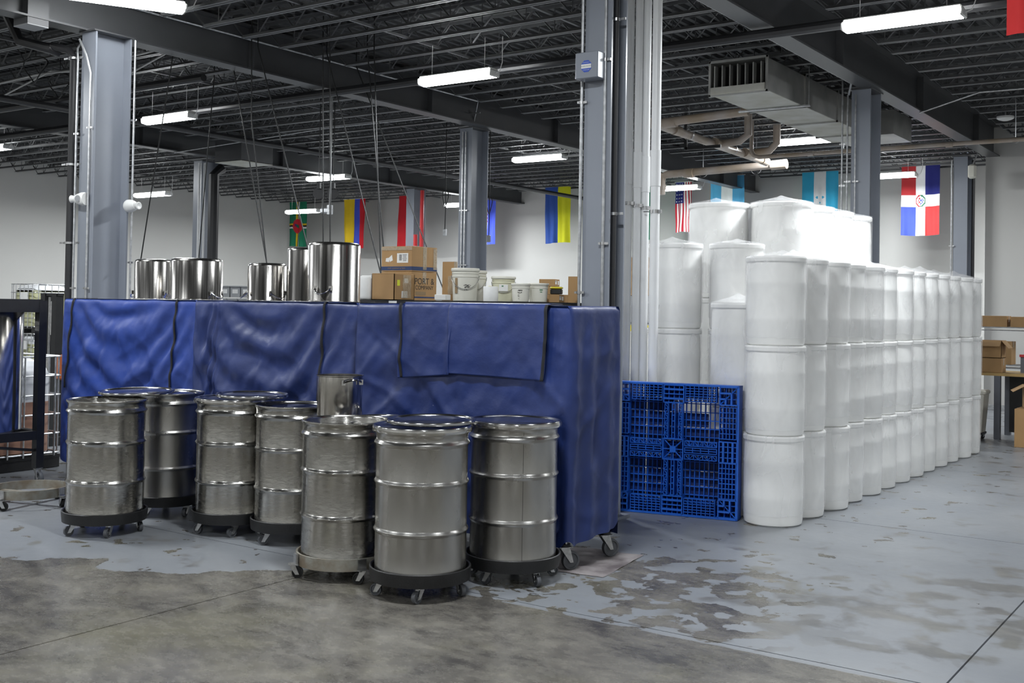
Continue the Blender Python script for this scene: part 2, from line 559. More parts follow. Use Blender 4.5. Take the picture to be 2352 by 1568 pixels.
bays = [(XL, GX[0] - 0.1), (GX[0] + 0.1, GX[1] - 0.1), (GX[1] + 0.1, GX[2] - 0.1), (GX[2] + 0.1, GX[3] - 0.1)]
for bi, (a, b) in enumerate(bays):
    me = joist_mesh(b - a)
    y = 2.5 if bi == 3 else 1.9
    while y < (YJ if bi == 3 else YB) - 0.2:
        o = bpy.data.objects.new('roof_joist', me)
        C.objects.link(o)
        o.location = ((a + b) / 2, y, 0)
        o.parent = ceil
        y += 0.60
# bridging rods along Y below the joists
for gx in (-23.8, -20.9, -15.7, -13.2, -8.8, -6.7, -2.4, 0.0):
    obj('bridging_angle', MB().box((gx, (2 + YB) / 2, JZ + 0.045), (0.03, (YJ if gx > XJ else YB) - 2.2, 0.03)) if gx < XJ else
        MB().box((gx, (2 + YJ) / 2, JZ + 0.045), (0.03, YJ - 2.2, 0.03)), 'joist_paint', parent=ceil, smooth=False)

# ================================================================== COLUMNS
def column(x, y, label, W=0.25, Dp=0.46, top=4.68):
    t = thing('steel_column', label, 'column', (x, y, 0), group='wide flange roof columns')
    m = MB()
    for s in (-1, 1):
        m.box((0, s * (Dp / 2 - 0.01), top / 2 + 0.01), (W, 0.02, top - 0.02))
    m.box((0, 0, top / 2 + 0.01), (0.014, Dp - 0.04, top - 0.02))
    obj('column_shaft', m, 'col_paint', t, smooth=False)
    obj('base_plate', MB().box((0, 0, 0.012), (W + 0.12, Dp + 0.12, 0.024)), 'col_paint', t, smooth=False)
    obj('cap_plate', MB().box((0, 0, top - 0.008), (W + 0.04, Dp + 0.06, 0.016)), 'beam_paint', t, smooth=False)
    return t
def conduit(pts, r, label, mt='galv', name='conduit', clamps=(), cat='conduit', group=None, csz=None):
    base = pts[0]
    t = thing(name, label, cat, base, group=group)
    loc = [(p[0] - base[0], p[1] - base[1], p[2] - base[2]) for p in pts]
    obj('pipe', MB().tube(loc, r, 10), mt, t)
    for cz in clamps:
        m = MB()
        m.tube([(0, 0, cz - base[2] - 0.012), (0, 0, cz - base[2] + 0.012)], r * 1.35, 12)
        m.box((r * 2.2, 0, cz - base[2]), (r * 3.4, 0.012, 0.02))
        m.box((-r * 1.8, -r, cz - base[2]), (r * 1.6, 0.01, 0.018))
        obj('pipe_clamp', m, 'zinc', t)
    return t
column(-10.78, 7.45, 'nearest left grey steel column, with black pipe and two white lamps on it')
column(-4.635, 7.93, 'foreground grey steel column carrying a grey box with blue octagonal sticker', Dp=0.26)
column(-11.11, 14.7, 'grey steel column rising behind the stacked cardboard boxes and white buckets')
column(-4.60, 14.75, 'grey steel column standing behind the tall white drum stack')
column(-18.6, 15.3, 'grey steel column behind the two left stockpots, pipes on its side')
column(-18.15, 21.6, 'far thin grey column left of the middle, red extinguisher boards beside it')
column(-4.98, 21.85, 'far right grey steel column beside the wall step')

# conduits on columns
conduit([(-10.93, 7.19, 0.02), (-10.93, 7.19, 4.3), (-10.96, 7.2, 4.5), (-11.0, 7.3, 4.62)], 0.012, 'thin conduit, outer one of the pair on left column front', clamps=(1.85, 3.55))
conduit([(-10.69, 7.19, 0.02), (-10.69, 7.19, 4.2), (-10.75, 7.17, 4.4), (-10.85, 7.15, 4.58)], 0.012, 'thin conduit along flange edge of the nearest left column', clamps=(1.85, 3.6))
conduit([(-10.62, 7.70, 0.02), (-10.62, 7.70, 4.65)], 0.012, 'thin conduit on the right rear edge of nearest left column', clamps=(2.15, 3.75))
conduit([(-11.05, 7.22, 0.02), (-11.05, 7.22, 4.42), (-11.12, 7.2, 4.5), (-11.3, 7.1, 4.55)], 0.045, 'black vertical pipe left of the nearest left column', mt='black_pipe', name='black_pipe', clamps=(2.35, 3.22, 4.4), cat='pipe')
conduit([(-4.775, 7.78, 0.02), (-4.775, 7.78, 5.2)], 0.013, 'bright conduit on left edge of the foreground column', clamps=(1.85, 3.42, 4.8))
conduit([(-4.555, 7.78, 0.02), (-4.555, 7.78, 5.2)], 0.013, 'bright conduit on front right edge of the foreground column', clamps=(2.25, 3.75))
conduit([(-4.525, 7.90, 0.02), (-4.525, 7.90, 5.2)], 0.022, 'dark flat pipe in the recess of the foreground column', mt='black_pipe', clamps=(2.5, 4.1))
conduit([(-11.15, 14.44, 0.02), (-11.15, 14.44, 4.6)], 0.014, 'left conduit of the pair on column behind boxes', clamps=(2.4, 3.3))
conduit([(-11.09, 14.44, 0.02), (-11.09, 14.44, 4.6)], 0.014, 'right conduit of the pair on column behind boxes', clamps=(2.4, 3.3))
conduit([(-4.66, 14.49, 0.02), (-4.66, 14.49, 4.6)], 0.012, 'single conduit centred on the column behind white drums', clamps=(3.45,))
conduit([(-4.76, 14.47, 0.02), (-4.76, 14.47, 4.6)], 0.012, 'conduit at left edge of the column behind white drums', clamps=(3.45,))
conduit([(-4.83, 14.47, 0.02), (-4.83, 14.47, 4.9)], 0.012, 'outermost left conduit beside the column behind white drums', clamps=(3.4, 3.95))
conduit([(-18.45, 15.0, 0.02), (-18.45, 15.0, 4.6)], 0.03, 'pale pipe on right side of column behind the stockpots', mt='pvc')
conduit([(-18.36, 15.05, 0.02), (-18.36, 15.05, 4.6)], 0.022, 'second pale pipe on the column behind the stockpots', mt='pvc')
conduit([(-18.12, 15.1, 0.02), (-18.12, 15.1, 4.35), (-18.12, 15.3, 4.5)], 0.11, 'thick dark pipe beside the column behind the stockpots', mt='black_pipe', name='black_pipe', cat='pipe')
conduit([(-5.13, 21.6, 0.02), (-5.13, 21.6, 4.6)], 0.014, 'thin conduit on left edge of the far right column', clamps=(3.0,))
conduit([(-4.78, 21.75, 0.02), (-4.78, 21.75, 4.6)], 0.03, 'black pipe at right edge of the far right column', mt='black_pipe', name='black_pipe', cat='pipe')
conduit([(-17.9, 21.3, 0.02), (-17.9, 21.3, 3.5)], 0.05, 'red pipe standing beside the far thin column', mt='red', name='red_pipe', cat='pipe', clamps=(3.2,))
conduit([(-17.7, 21.3, 0.02), (-17.7, 21.3, 4.6)], 0.05, 'darker red riser pipe right of the far thin column', mt='red', name='red_pipe', cat='pipe')

# grey junction box with sticker on the foreground column
t = thing('junction_box', 'grey steel box with blue octagonal sticker on the foreground column', 'box', (-4.66, 7.795, 3.585))
obj('box_body', MB().rbox((0, -0.07, 0.11), (0.215, 0.14, 0.215), 0.006), 'col_paint', t)
st = obj('sticker', MB().add([(0.052 * cos(pi / 8 + k * pi / 4), -0.1425, 0.10 + 0.052 * sin(pi / 8 + k * pi / 4)) for k in range(8)] +
                             [(0.052 * cos(pi / 8 + k * pi / 4), -0.1405, 0.10 + 0.052 * sin(pi / 8 + k * pi / 4)) for k in range(8)],
                             [tuple(range(7, -1, -1))[::-1]] + [(i, 8 + i, 8 + (i + 1) % 8, (i + 1) % 8) for i in range(8)]), 'sign_blue', t, smooth=False, label='blue octagonal security sticker')
obj('sticker_band', MB().box((0, -0.1432, 0.10), (0.094, 0.001, 0.034)), 'paper', st, smooth=False)
text('MODERN SECURITY', 0.0115, 'ink', st, (0, -0.1441, 0.10), (pi / 2, 0, 0))
text('PROTECTED BY', 0.008, 'paper', st, (0, -0.1436, 0.130), (pi / 2, 0, 0))
text('24 HOUR ALARM', 0.008, 'paper', st, (0, -0.1436, 0.070), (pi / 2, 0, 0))

# white emergency lamps on the left column
def em_lamp(x, y, z, ang, label):
    t = thing('emergency_lamp', label, 'lamp', (x, y, z), ang)
    m = MB()
    R = Matrix.Scale(0.78, 4) @ Matrix.Rotation(-pi / 2, 4, 'Y')
    m.lathe([(0.0, 0), (0.085, 0), (0.095, 0.02), (0.092, 0.06), (0.07, 0.13), (0.05, 0.17), (0.0, 0.175)], 24, T=R)
    obj('lamp_body', m, 'white_metal', t)
    m = MB()
    m.lathe([(0.0, 0.16), (0.035, 0.165), (0.048, 0.20), (0.055, 0.23), (0.045, 0.235), (0.0, 0.225)], 20, T=R)
    obj('lamp_head', m, 'white_metal', t)
    obj('sensor_eye', MB().lathe([(0, -0.004), (0.03, 0), (0.035, 0.006), (0, 0.008)], 16, T=Matrix.Translation((-0.05, -0.068, 0.0)) @ Matrix.Rotation(pi / 2, 4, 'X')), 'grey_bin', t)
em_lamp(-10.70, 7.17, 2.82, radians(20), 'white round lamp on left face of the nearest left column')
em_lamp(-10.64, 7.66, 2.78, radians(185), 'white round lamp on right side of the nearest left column')

# ================================================================== CEILING LIGHTS
def lamp_meshes():
    m = MB().rbox((0, 0, 0.045), (1.22, 0.20, 0.05), 0.012)
    m.cyl((-0.45, 0, 0.07), (-0.45, 0, 0.44), 0.004, 5)
    m.cyl((0.45, 0, 0.07), (0.45, 0, 0.44), 0.004, 5)
    hous = mesh('lamp_housing', m, 'white_metal')
    vs, fs = [], []
    sec = [(-0.125, 0.03), (-0.12, -0.01), (-0.08, -0.04), (0, -0.05), (0.08, -0.04), (0.12, -0.01), (0.125, 0.03)]
    for xx in (-0.60, 0.60):
        for a, b in sec:
            vs.append((xx, a, b))
    k = len(sec)
    fs = [(i, i + 1, k + i + 1, k + i) for i in range(k - 1)] + [tuple(range(k - 1, -1, -1)), tuple(range(k, 2 * k))]
    lens = mesh('lamp_lens', MB().add(vs, fs), 'lens')
    caps = mesh('lamp_end_cap', MB().rbox((0, 0, 0.0), (0.03, 0.23, 0.08), 0.01), 'white_metal')
    return hous, lens, caps
HS, LN, CP = lamp_meshes()
LC = mesh('lamp_cord', MB().tube([(0.63, 0, 0.0), (0.70, 0, 0.02), (0.74, 0, 0.12), (0.74, 0, 0.42)], 0.006, 5), 'white_metal')
LD = bpy.data.lights.new('fixture_light', 'AREA')
LD.shape = 'RECTANGLE'
LD.size = 1.15
LD.size_y = 0.16
LD.energy = LAMP_W
LD.color = LAMP_COL
def ceiling_light(x, y, z, label, rz=0, lit=True):
    t = thing('ceiling_light', label, 'light', (x, y, z), rz, group='long ceiling strip lights')
    if z < 4.5 and 10 < y < 11: t.scale = (0.88, 0.8, 1.0)   # the shorter hung fixtures beside the sprinkler pipe
    obj('lamp_housing', HS, None, t)
    obj('lamp_lens', LN, None, t)
    for s in (-1, 1):
        obj('lamp_end_cap', CP, None, t, (s * 0.615, 0, 0))
    obj('lamp_cord', LC, None, t)
    if not lit: return
    l = bpy.data.objects.new('fixture_light', LD)
    C.objects.link(l)
    l.parent = t
    l.location = (0, 0, -0.054)
seen = [(-8.11, 10.38, 4.48, 'strip light at top centre, left of the foreground column'),
        (-2.94, 10.47, 4.49, 'big bright strip light at top right, above the duct'),
        (-13.64, 10.50, 4.48, 'strip light just right of the nearest left column'),
        (-12.6, 18.9, 4.82, 'strip light in the gap left of foreground column, behind middle column'),
        (-7.08, 19.4, 4.85, 'strip light directly below the end of the grey air duct'),
        (-18.1, 18.4, 4.66, 'strip light above the pendant box and small blue yellow red flag'),
        (-22.9, 17.2, 4.38, 'leftmost far strip light just right of nearest left column, in front of wall'),
        (-22.7, 22.1, 4.35, 'far strip light crossing the green flag with red disc'),
        (-6.9, 23.5, 4.64, 'strip light crossing the red white and blue quartered flag'),
        (-11.72, 23.35, 4.60, 'strip light above the striped flag with starred blue canton'),
        (-21.95, 12.5, 4.85, 'strip light end at left edge of the photo'),
        (-18.05, 23.5, 4.48, 'small far strip light half hidden by the middle column')]
for x, y, z, lb in seen:
    ceiling_light(x, y, z - 0.04, lb)
ceiling_light(-10.0, 7.1, 4.86, 'near strip light cut by top edge above the left column', radians(62), lit=False)
# the same fixtures go on over the part of the hall behind and beside the camera
for gx in (-21.6, -15.5, -9.2, -3.3, 2.8):
    for gy in (4.4, -2.6):
        ceiling_light(gx, gy, 4.85, 'strip light outside the frame, %s column of the row %s' % ({-21.6: 'far left', -15.5: 'left', -9.2: 'middle', -3.3: 'right', 2.8: 'far right'}[gx], 'above the open floor' if gy > 0 else 'behind the camera'))
for gx, gy in ((2.8, 11.9), (0.0, 19.4)):
    ceiling_light(gx, gy, 4.85, 'strip light outside the frame at right, %s' % ('beside the big bright one' if gy < 15 else 'above the work bench'))

# ================================================================== OVERHEAD SERVICES
conduit([(-26.7, 10.9, 4.61), (6.4, 10.9, 4.61)], 0.056, 'long black sprinkler pipe crossing the ceiling below the girders', mt='black_pipe', name='sprinkler_pipe', cat='pipe')
conduit([(-14.6, 7.3, 4.50), (-14.6, 26.0, 4.50)], 0.05, 'black pipe running to the back under the joists, left bay', mt='black_pipe', name='sprinkler_pipe', cat='pipe')
conduit([(-26.7, 9.2, 4.6), (-11.4, 9.3, 4.6)], 0.05, 'black ceiling pipe at left, behind the nearest left column', mt='black_pipe', name='sprinkler_pipe', cat='pipe')
conduit([(-11.3, 7.2, 4.50), (-11.32, 7.1, 4.52), (-11.6, 6.9, 4.6), (-11.7, 6.8, 4.9), (-11.7, 6.8, 5.2)], 0.06, 'black elbow pipe beside top of the nearest left column', mt='black_pipe', name='black_pipe', cat='pipe')
conduit([(-10.75, 5.5, 5.05), (-10.75, 14.3, 5.05), (-10.9, 14.4, 4.75)], 0.014, 'thin pale conduit along side of the middle girder')
conduit([(-4.66, 6.0, 4.72), (-4.66, 14.3, 4.72), (-4.74, 14.45, 4.6)], 0.016, 'thin pale conduit under left edge of the right girder')
conduit([(-18.0, 14.0, 4.66), (-14, 14.2, 4.86), (-10.7, 14.3, 4.86)], 0.012, 'thin conduit crossing the bay to the middle column')
conduit([(-4.4, 16.6, 4.66), (-3.6, 16.7, 4.9), (1.6, 16.9, 4.9)], 0.014, 'thin conduit crossing the right bay below the joists')
obj('cable_bundle', MB().tube([(-17.5, 8.8, 4.9), (-16, 8.7, 4.78), (-14.5, 8.9, 4.9), (-13.2, 8.6, 4.76), (-11.5, 8.8, 4.9)], 0.014, 6)
    .tube([(-17.5, 8.9, 4.92), (-15.6, 9.0, 4.7), (-14.0, 8.8, 4.88), (-12.6, 9.0, 4.7), (-11.5, 8.9, 4.9)], 0.012, 6), 'cable_grey',
    label='sagging pale cables under the joists at top left', cat='cable')
for k, (x, y) in enumerate(((-13.4, 8.2), (-12.9, 8.6), (-14.1, 9.0))):
    pts = [(0.22 * cos(a) * (1 + 0.1 * sin(3 * a)), 0.05 * sin(2 * a), 0.17 * sin(a)) for a in [2 * pi * i / 24 for i in range(24)]]
    m = MB().tube(pts, 0.009, 6, closed=True).tube([(0, 0, 0.17), (0, 0, 0.60)], 0.006, 5)
    obj('coiled_cable', m, 'cable', loc=(x, y, 4.72), cat='cable', label=['black cable coil hung under the joists above the left carts',
        'second black cable coil, right of the first under the joists', 'third black cable coil, left of the others under the joists'][k], group='hanging cable coils')

# heater / access boxes under joists
t = thing('ceiling_unit', 'dark box with pale underside hung at top left corner', 'box', (-10.92, 6.62, 4.60))
obj('unit_body', MB().box((0, 0, 0.14), (0.26, 0.24, 0.26)), 'beam_paint', t, smooth=False)
obj('unit_base', MB().box((0, 0, 0.005), (0.26, 0.24, 0.01)), 'grey_bin', t, smooth=False)
t = thing('ceiling_unit', 'dark box with pale underside right of the far left column top', 'box', (-16.65, 14.6, 4.42))
obj('unit_body', MB().box((0, 0, 0.22), (0.75, 0.8, 0.40)), 'beam_paint', t, smooth=False)
obj('unit_base', MB().box((0, 0, 0.005), (0.75, 0.8, 0.01)), 'duct_white', t, smooth=False)

# air duct with grille
t = thing('air_duct', 'galvanised rectangular air duct with slatted open end under ceiling', 'duct', (-5.62, 12.86, 4.45))
m = MB()
w_, h_, L_ = 0.74, 0.40, 4.6
for s in (-1, 1):
    m.box((s * w_ / 2, L_ / 2, h_ / 2), (0.01, L_, h_))
m.box((0, L_ / 2, h_), (w_, L_, 0.01))
for yy in (0.0, 1.3, 2.6, 3.9):
    for s in (-1, 1):
        m.box((s * (w_ / 2 + 0.012), yy + 0.02, h_ / 2), (0.03, 0.03, h_ + 0.05))
    m.box((0, yy + 0.02, -0.012), (w_ + 0.05, 0.03, 0.03))
    m.box((0, yy + 0.02, h_ + 0.012), (w_ + 0.05, 0.03, 0.03))
obj('duct_shell', m, 'duct', t, smooth=False)
obj('duct_base', MB().box((0, L_ / 2, 0.0), (w_, L_, 0.01)), 'duct_white', t, smooth=False)
obj('duct_shade_sheet', MB().box((0, 0.25, h_ / 2), (w_ - 0.02, 0.01, h_ - 0.02)), 'duct_shade', t, smooth=False)  # near-black sheet across the duct, standing for the shade inside
obj('duct_sill', MB().box((0, 0.0, 0.045), (w_ - 0.02, 0.02, 0.08)), 'duct_white', t, smooth=False)
for k in range(7):
    obj('grille_slat', MB().box((-w_ / 2 + 0.06 + k * (w_ - 0.12) / 6, 0.04, 0.22), (0.014, 0.09, 0.27)), 'duct', t, smooth=False)
obj('end_box', MB().box((0.1, L_ + 0.5, 0.26), (1.0, 1.0, 0.38)), 'duct', t, smooth=False)
obj('hanger_strap', MB().box((0, 1.2, -0.02), (1.0, 0.04, 0.02)).cyl((-0.48, 1.2, -0.02), (-0.48, 1.2, 0.5), 0.006).cyl((0.48, 1.2, -0.02), (0.48, 1.2, 0.5), 0.006), 'galv', t)

# drain pipes under the ceiling
def drain(label, runs, loc, r, fittings=(), hangers=()):
    t = thing('drain_pipe', label, 'pipe', loc, group='aged drain pipes under the ceiling')
    for pts in runs:
        obj('pipe_run', MB().tube(pts, r, 12), 'pvc_old', t)
    for a, b in fittings:
        obj('pipe_fitting', MB().cyl(a, b, r * 1.22, 12), 'pvc_old', t)
    for px, py in hangers:
        obj('pipe_hanger', MB().cyl((px, py, r), (px, py, DECK - loc[2]), 0.006, 6).lathe([(r * 1.3, -0.015), (r * 1.35, 0.015)], 16, T=Matrix.Translation((px, py, 0)) @ Matrix.Rotation(pi / 2, 4, 'X')), 'galv', t)
    return t
drain('aged diagonal drain pipe with branches, left of the air duct',
      [[(0, 0, 0), (-0.10, 4.6, -0.03)], [(0, 0, 0), (1.5, -0.05, 0.05)],
       [(0.0, 2.3, 0), (0.35, 2.3, 0.02), (0.5, 2.3, 0.12), (0.5, 2.3, 0.6)], [(-0.05, 3.6, 0), (0.35, 3.6, 0.03), (0.48, 3.6, 0.15), (0.48, 3.6, 0.7)],
       [(0, -0.1, 0), (0, 0.0, 0.0)]],
      (-7.75, 14.74, 4.50), 0.065,
      [((0, -0.12, 0), (0, 0.12, 0)), ((0, 0.6, 0), (0, 0.8, 0)), ((0, 2.1, 0), (0, 2.5, 0)), ((-.03, 3.4, 0), (-.03, 3.8, 0)), ((0.15, 0, 0), (0.35, 0, 0)), ((-0.09, 4.3, -0.02), (-0.09, 4.55, -0.03))], [(-0.03, 1.2), (-0.07, 3.0)])
drain('horizontal drain pipe above the striped flag, elbow at its left end',
      [[(2.6, 0, 0.06), (0.12, 0, 0), (0.03, 0, -0.03), (0, 0, -0.12), (0, 0, -0.4)]], (-10.25, 19.8, 4.42), 0.075,
      [((0.5, 0, 0), (0.7, 0, 0)), ((2.3, 0, 0.05), (2.6, 0, 0.06)), ((0, 0, -0.2), (0, 0, -0.3))], [(0.9, 0), (2.0, 0)])
drain('long thin drain pipe running right behind the tall drums to the wall',
      [[(0, 0, 0.7), (0, 0, 0.12), (0.05, 0, 0.03), (0.14, 0, 0), (8.5, 0.1, 0.02)]], (-7.55, 17.9, 4.36), 0.035,
      [((1.0, 0, 0), (1.1, 0, 0)), ((3.2, 0.03, 0), (3.3, 0.03, 0)), ((5.2, 0.05, 0.01), (5.3, 0.05, 0.01))], [(1.6, 0.02), (4.2, 0.05)])
obj('black_bracket', MB().box((0.25, 0, 0), (0.62, 0.03, 0.05)).box((-0.06, 0, 0.28), (0.05, 0.03, 0.6)), 'black_steel', loc=(-8.0, 16.4, 4.36), label='small black angle bracket hung at the diagonal drain pipe', cat='bracket', smooth=False)

# white PVC risers beside the foreground column
risers = [(-4.16, 7.80, 0.043, 'leftmost thick white pipe right of the foreground column'),
          (-4.155, 7.96, 0.030, 'thin white pipe, second from the foreground column'),
          (-4.10, 7.99, 0.030, 'thin white pipe, third from the foreground column'),
          (-4.005, 7.96, 0.043, 'rightmost white pipe, standing apart beside the drum stack')]
risers = [(-4.82, 8.65, 0.047, risers[0][3]), (-4.735, 8.68, 0.036, risers[1][3]), (-4.675, 8.72, 0.036, risers[2][3]), (-4.545, 8.66, 0.042, risers[3][3])]
for k, (x, y, r, lb) in enumerate(risers):
    t = thing('white_riser_pipe', lb, 'pipe', (x, y, 0), group='white riser pipes by the foreground column')
    obj('pipe', MB().cyl((0, 0, 0.0), (0, 0, 5.3), r, 20), 'pvc', t)
    zc = (2.93, 2.90, 2.86, 2.90)[k]
    obj('coupling', MB().lathe([(r, -0.16), (r * 1.13, -0.158), (r * 1.16, 0.158), (r, 0.16)], 20, (0, 0, zc + 0.06)), 'pvc', t)
    m = MB()
    zc2 = (2.66, 2.64, 2.62, 2.58)[k]
    m.lathe([(r, -0.016), (r * 1.1, -0.016), (r * 1.1, 0.016), (r, 0.016)], 20, (0, 0, zc2))
    m.box((r * 1.3, -0.01, zc2), (0.03, 0.016, 0.03))
    m.cyl((-r - 0.01, -0.01, zc2), (-r - 0.06, -0.02, zc2 + .002), 0.005, 6)
    obj('pipe_clamp', m, 'zinc', t)
conduit([(-4.80, 8.60, 2.65), (-4.66, 8.07, 2.66)], 0.006, 'short threaded rod tying white pipes to the foreground column', mt='zinc', name='threaded_rod', cat='rod')

# ================================================================== FLAGS
FC = {}
def fcol(key, rgb):
    if key not in FC:
        FC[key] = mat('flag_' + key, lin(*rgb), 0.7, 0, 0.05, 4)
        FC[key].node_tree.nodes['Principled BSDF'].inputs['Specular IOR Level'].default_value = 0.2
    return FC[key]
def flag(name, label, x0, x1, y, ztop, zbot, cols, fn, folds=2.2, amp=0.03, nu=48, nv=80, seed=0, pinch=0.0):
    t = thing(name, label, 'flag', ((x0 + x1) / 2, y, ztop), group='national flags hung from the ceiling')
    W_, H_ = x1 - x0, ztop - zbot
    def P(u, v):
        sw = v ** 0.7
        d = amp * sw * (sin(2 * pi * folds * u + seed + 1.2 * v) + 0.5 * sin(2 * pi * folds * 1.9 * u + seed * 2 - 2 * v)) + 0.25 * amp * sin(9 * v + 5 * u)
        nar = 1 - pinch * v
        return ((u - 0.5) * W_ * nar, d, -v * H_ + 0.015 * sin(4 * u + seed) * v)
    me = MB().grid(P, nu, nv, mfn=fn)
    mats = [fcol(k, c) for k, c in cols]
    obj('flag_cloth', me, mats, t, ang=180)
    obj('flag_pole', MB().cyl((-W_ / 2 - 0.03, 0, 0.01), (W_ / 2 + 0.03, 0, 0.01), 0.008, 6), 'white_metal', t)
    m = MB()
    for s in (-1, 1):
        m.cyl((s * W_ / 2 * 0.9, 0, 0.01), (s * W_ / 2 * 0.9, 0, DECK - ztop - 0.02), 0.003, 4)
    obj('flag_cord', m, 'cable_grey', t)
def dominica(u, v):
    e = ((u - .5) / .27) ** 2 + ((v - .55) / .165) ** 2
    if e < 1:
        if ((u - .46) / .13) ** 2 + ((v - .545 - (u - .46) * .2) / .035) ** 2 < 1: return 5 if u < .42 else 6
        if 0.62 < e < 0.8 and int(10 * atan2(v - .55, u - .5) / 2 / pi * 1.0 + 10) % 2 == 0 and (int(40 * u) + int(60 * v)) % 5 == 0: return 0
        return 4
    if .40 < u < .47: return 1
    if .47 < u < .53: return 2
    if .53 < u < .60: return 3
    if .485 < v < .53: return 1
    if .53 < v < .565: return 2
    if .565 < v < .605: return 3
    return 0
flag('hanging_flag', 'green flag with red disc and yellow black white cross', -26.2, -25.42, 24.9, 4.97, 3.54,
     [('green', (38, 124, 92)), ('yel', (226, 190, 40)), ('blk', (28, 26, 26)), ('wht', (225, 225, 225)), ('redd', (205, 44, 58)), ('pur', (84, 50, 120)), ('grn2', (40, 110, 80))], dominica, seed=1)
flag('hanging_flag', 'yellow blue and red vertical striped flag above the large stockpot', -24.0, -23.1, 25.1, 4.97, 3.46,
     [('yel', (226, 190, 40)), ('blu', (66, 82, 188)), ('red', (188, 34, 44))], lambda u, v: 0 if u < .5 else (1 if u < .75 else 2), seed=2, pinch=0.08)
flag('hanging_flag', 'red and blue flag half hidden by far thin column', -21.75, -20.85, 25.1, 5.0, 3.46,
     [('red', (188, 34, 44)), ('navy', (36, 40, 110)), ('wht', (225, 225, 225))], lambda u, v: 2 if ((u - .52) / .2) ** 2 + ((v - .5) / .1) ** 2 < 1 else (0 if u < .34 else (1 if u < .67 else 2)), seed=3, pinch=-0.05)
flag('hanging_flag', 'red white blue flag with chequered shield behind the middle column', -18.98, -18.1, 25.0, 5.0, 3.46,
     [('red', (188, 34, 44)), ('wht', (225, 225, 225)), ('blu', (50, 62, 188))],
     lambda u, v: (0 if (int(u * 20) + int(v * 32)) % 2 else 1) if abs(u - .5) < .17 and .36 < v < .62 else (0 if u < .34 else (1 if u < .67 else 2)), seed=4, pinch=0.05)
flag('hanging_flag', 'blue and yellow two-band flag left of the foreground column', -16.52, -15.7, 25.1, 5.0, 3.47,
     [('ublu', (52, 84, 160)), ('uyel', (212, 212, 40))], lambda u, v: 0 if u < .5 else 1, seed=5, pinch=0.05)
def us(u, v):
    if u < .52 and v < .42:
        return 2 if (int(u * 25) % 3 == 1 and int(v * 42) % 3 == 1) else 0
    return 1 if int(u * 13) % 2 == 0 else 2
flag('hanging_flag', 'narrow red and white striped flag with starred blue canton', -12.62, -12.18, 25.15, 4.93, 3.67,
     [('navy', (36, 40, 110)), ('red2', (170, 40, 54)), ('wht', (225, 225, 225))], us, folds=1.5, amp=0.05, seed=6)
flag('hanging_flag', 'light blue and white banded flag behind left tall bagged drum', -11.6, -10.72, 25.0, 5.0, 3.5,
     [('lblu', (88, 164, 206)), ('wht', (225, 225, 225))], lambda u, v: 1 if .34 < u < .67 else 0, seed=7)
flag('hanging_flag', 'light blue and white banded flag with five small stars', -9.28, -8.42, 25.0, 5.02, 3.5,
     [('cyan', (60, 164, 200)), ('wht', (225, 225, 225))],
     lambda u, v: 0 if not .34 < u < .66 else (0 if any(((u - a) / .03) ** 2 + ((v - b) / .018) ** 2 < 1 for a, b in ((.41, .42), (.59, .42), (.5, .50), (.41, .58), (.59, .58))) else 1), seed=8)
def dr(u, v):
    e = ((u - .5) / .13) ** 2 + ((v - .52) / .085) ** 2
    if e < 1:
        if e > .62: return 3 if u > .5 else 0
        if e < .35 and (int(u * 30) + int(v * 40)) % 2: return 0 if u < .5 else 1
        return 2
    if .38 < u < .62 or .44 < v < .60: return 2
    if u < .5: return 0 if v < .5 else 1
    return 4 if v < .5 else 5
flag('hanging_flag', 'quartered red and blue flag with white cross and round crest', -7.0, -6.18, 25.0, 5.03, 3.45,
     [('dred', (170, 46, 50)), ('blu', (66, 82, 188)), ('wht', (225, 225, 225)), ('grn2', (40, 110, 80)), ('navy', (36, 40, 110)), ('rred', (214, 56, 56))], dr, seed=9)
flag('hanging_flag', 'plain red flag corner at the top right edge', -1.46, -0.6, 7.5, 4.9, 3.48,
     [('rred', (214, 56, 56))], lambda u, v: 0, seed=2, amp=0.02)
flag('hanging_flag', 'sea green flag seen between the white riser pipes', -12.62, -12.1, 23.0, 4.85, 3.35,
     [('teal', (50, 150, 112)), ('wht', (225, 225, 225))], lambda u, v: 0, folds=1.2, seed=3, amp=0.02)

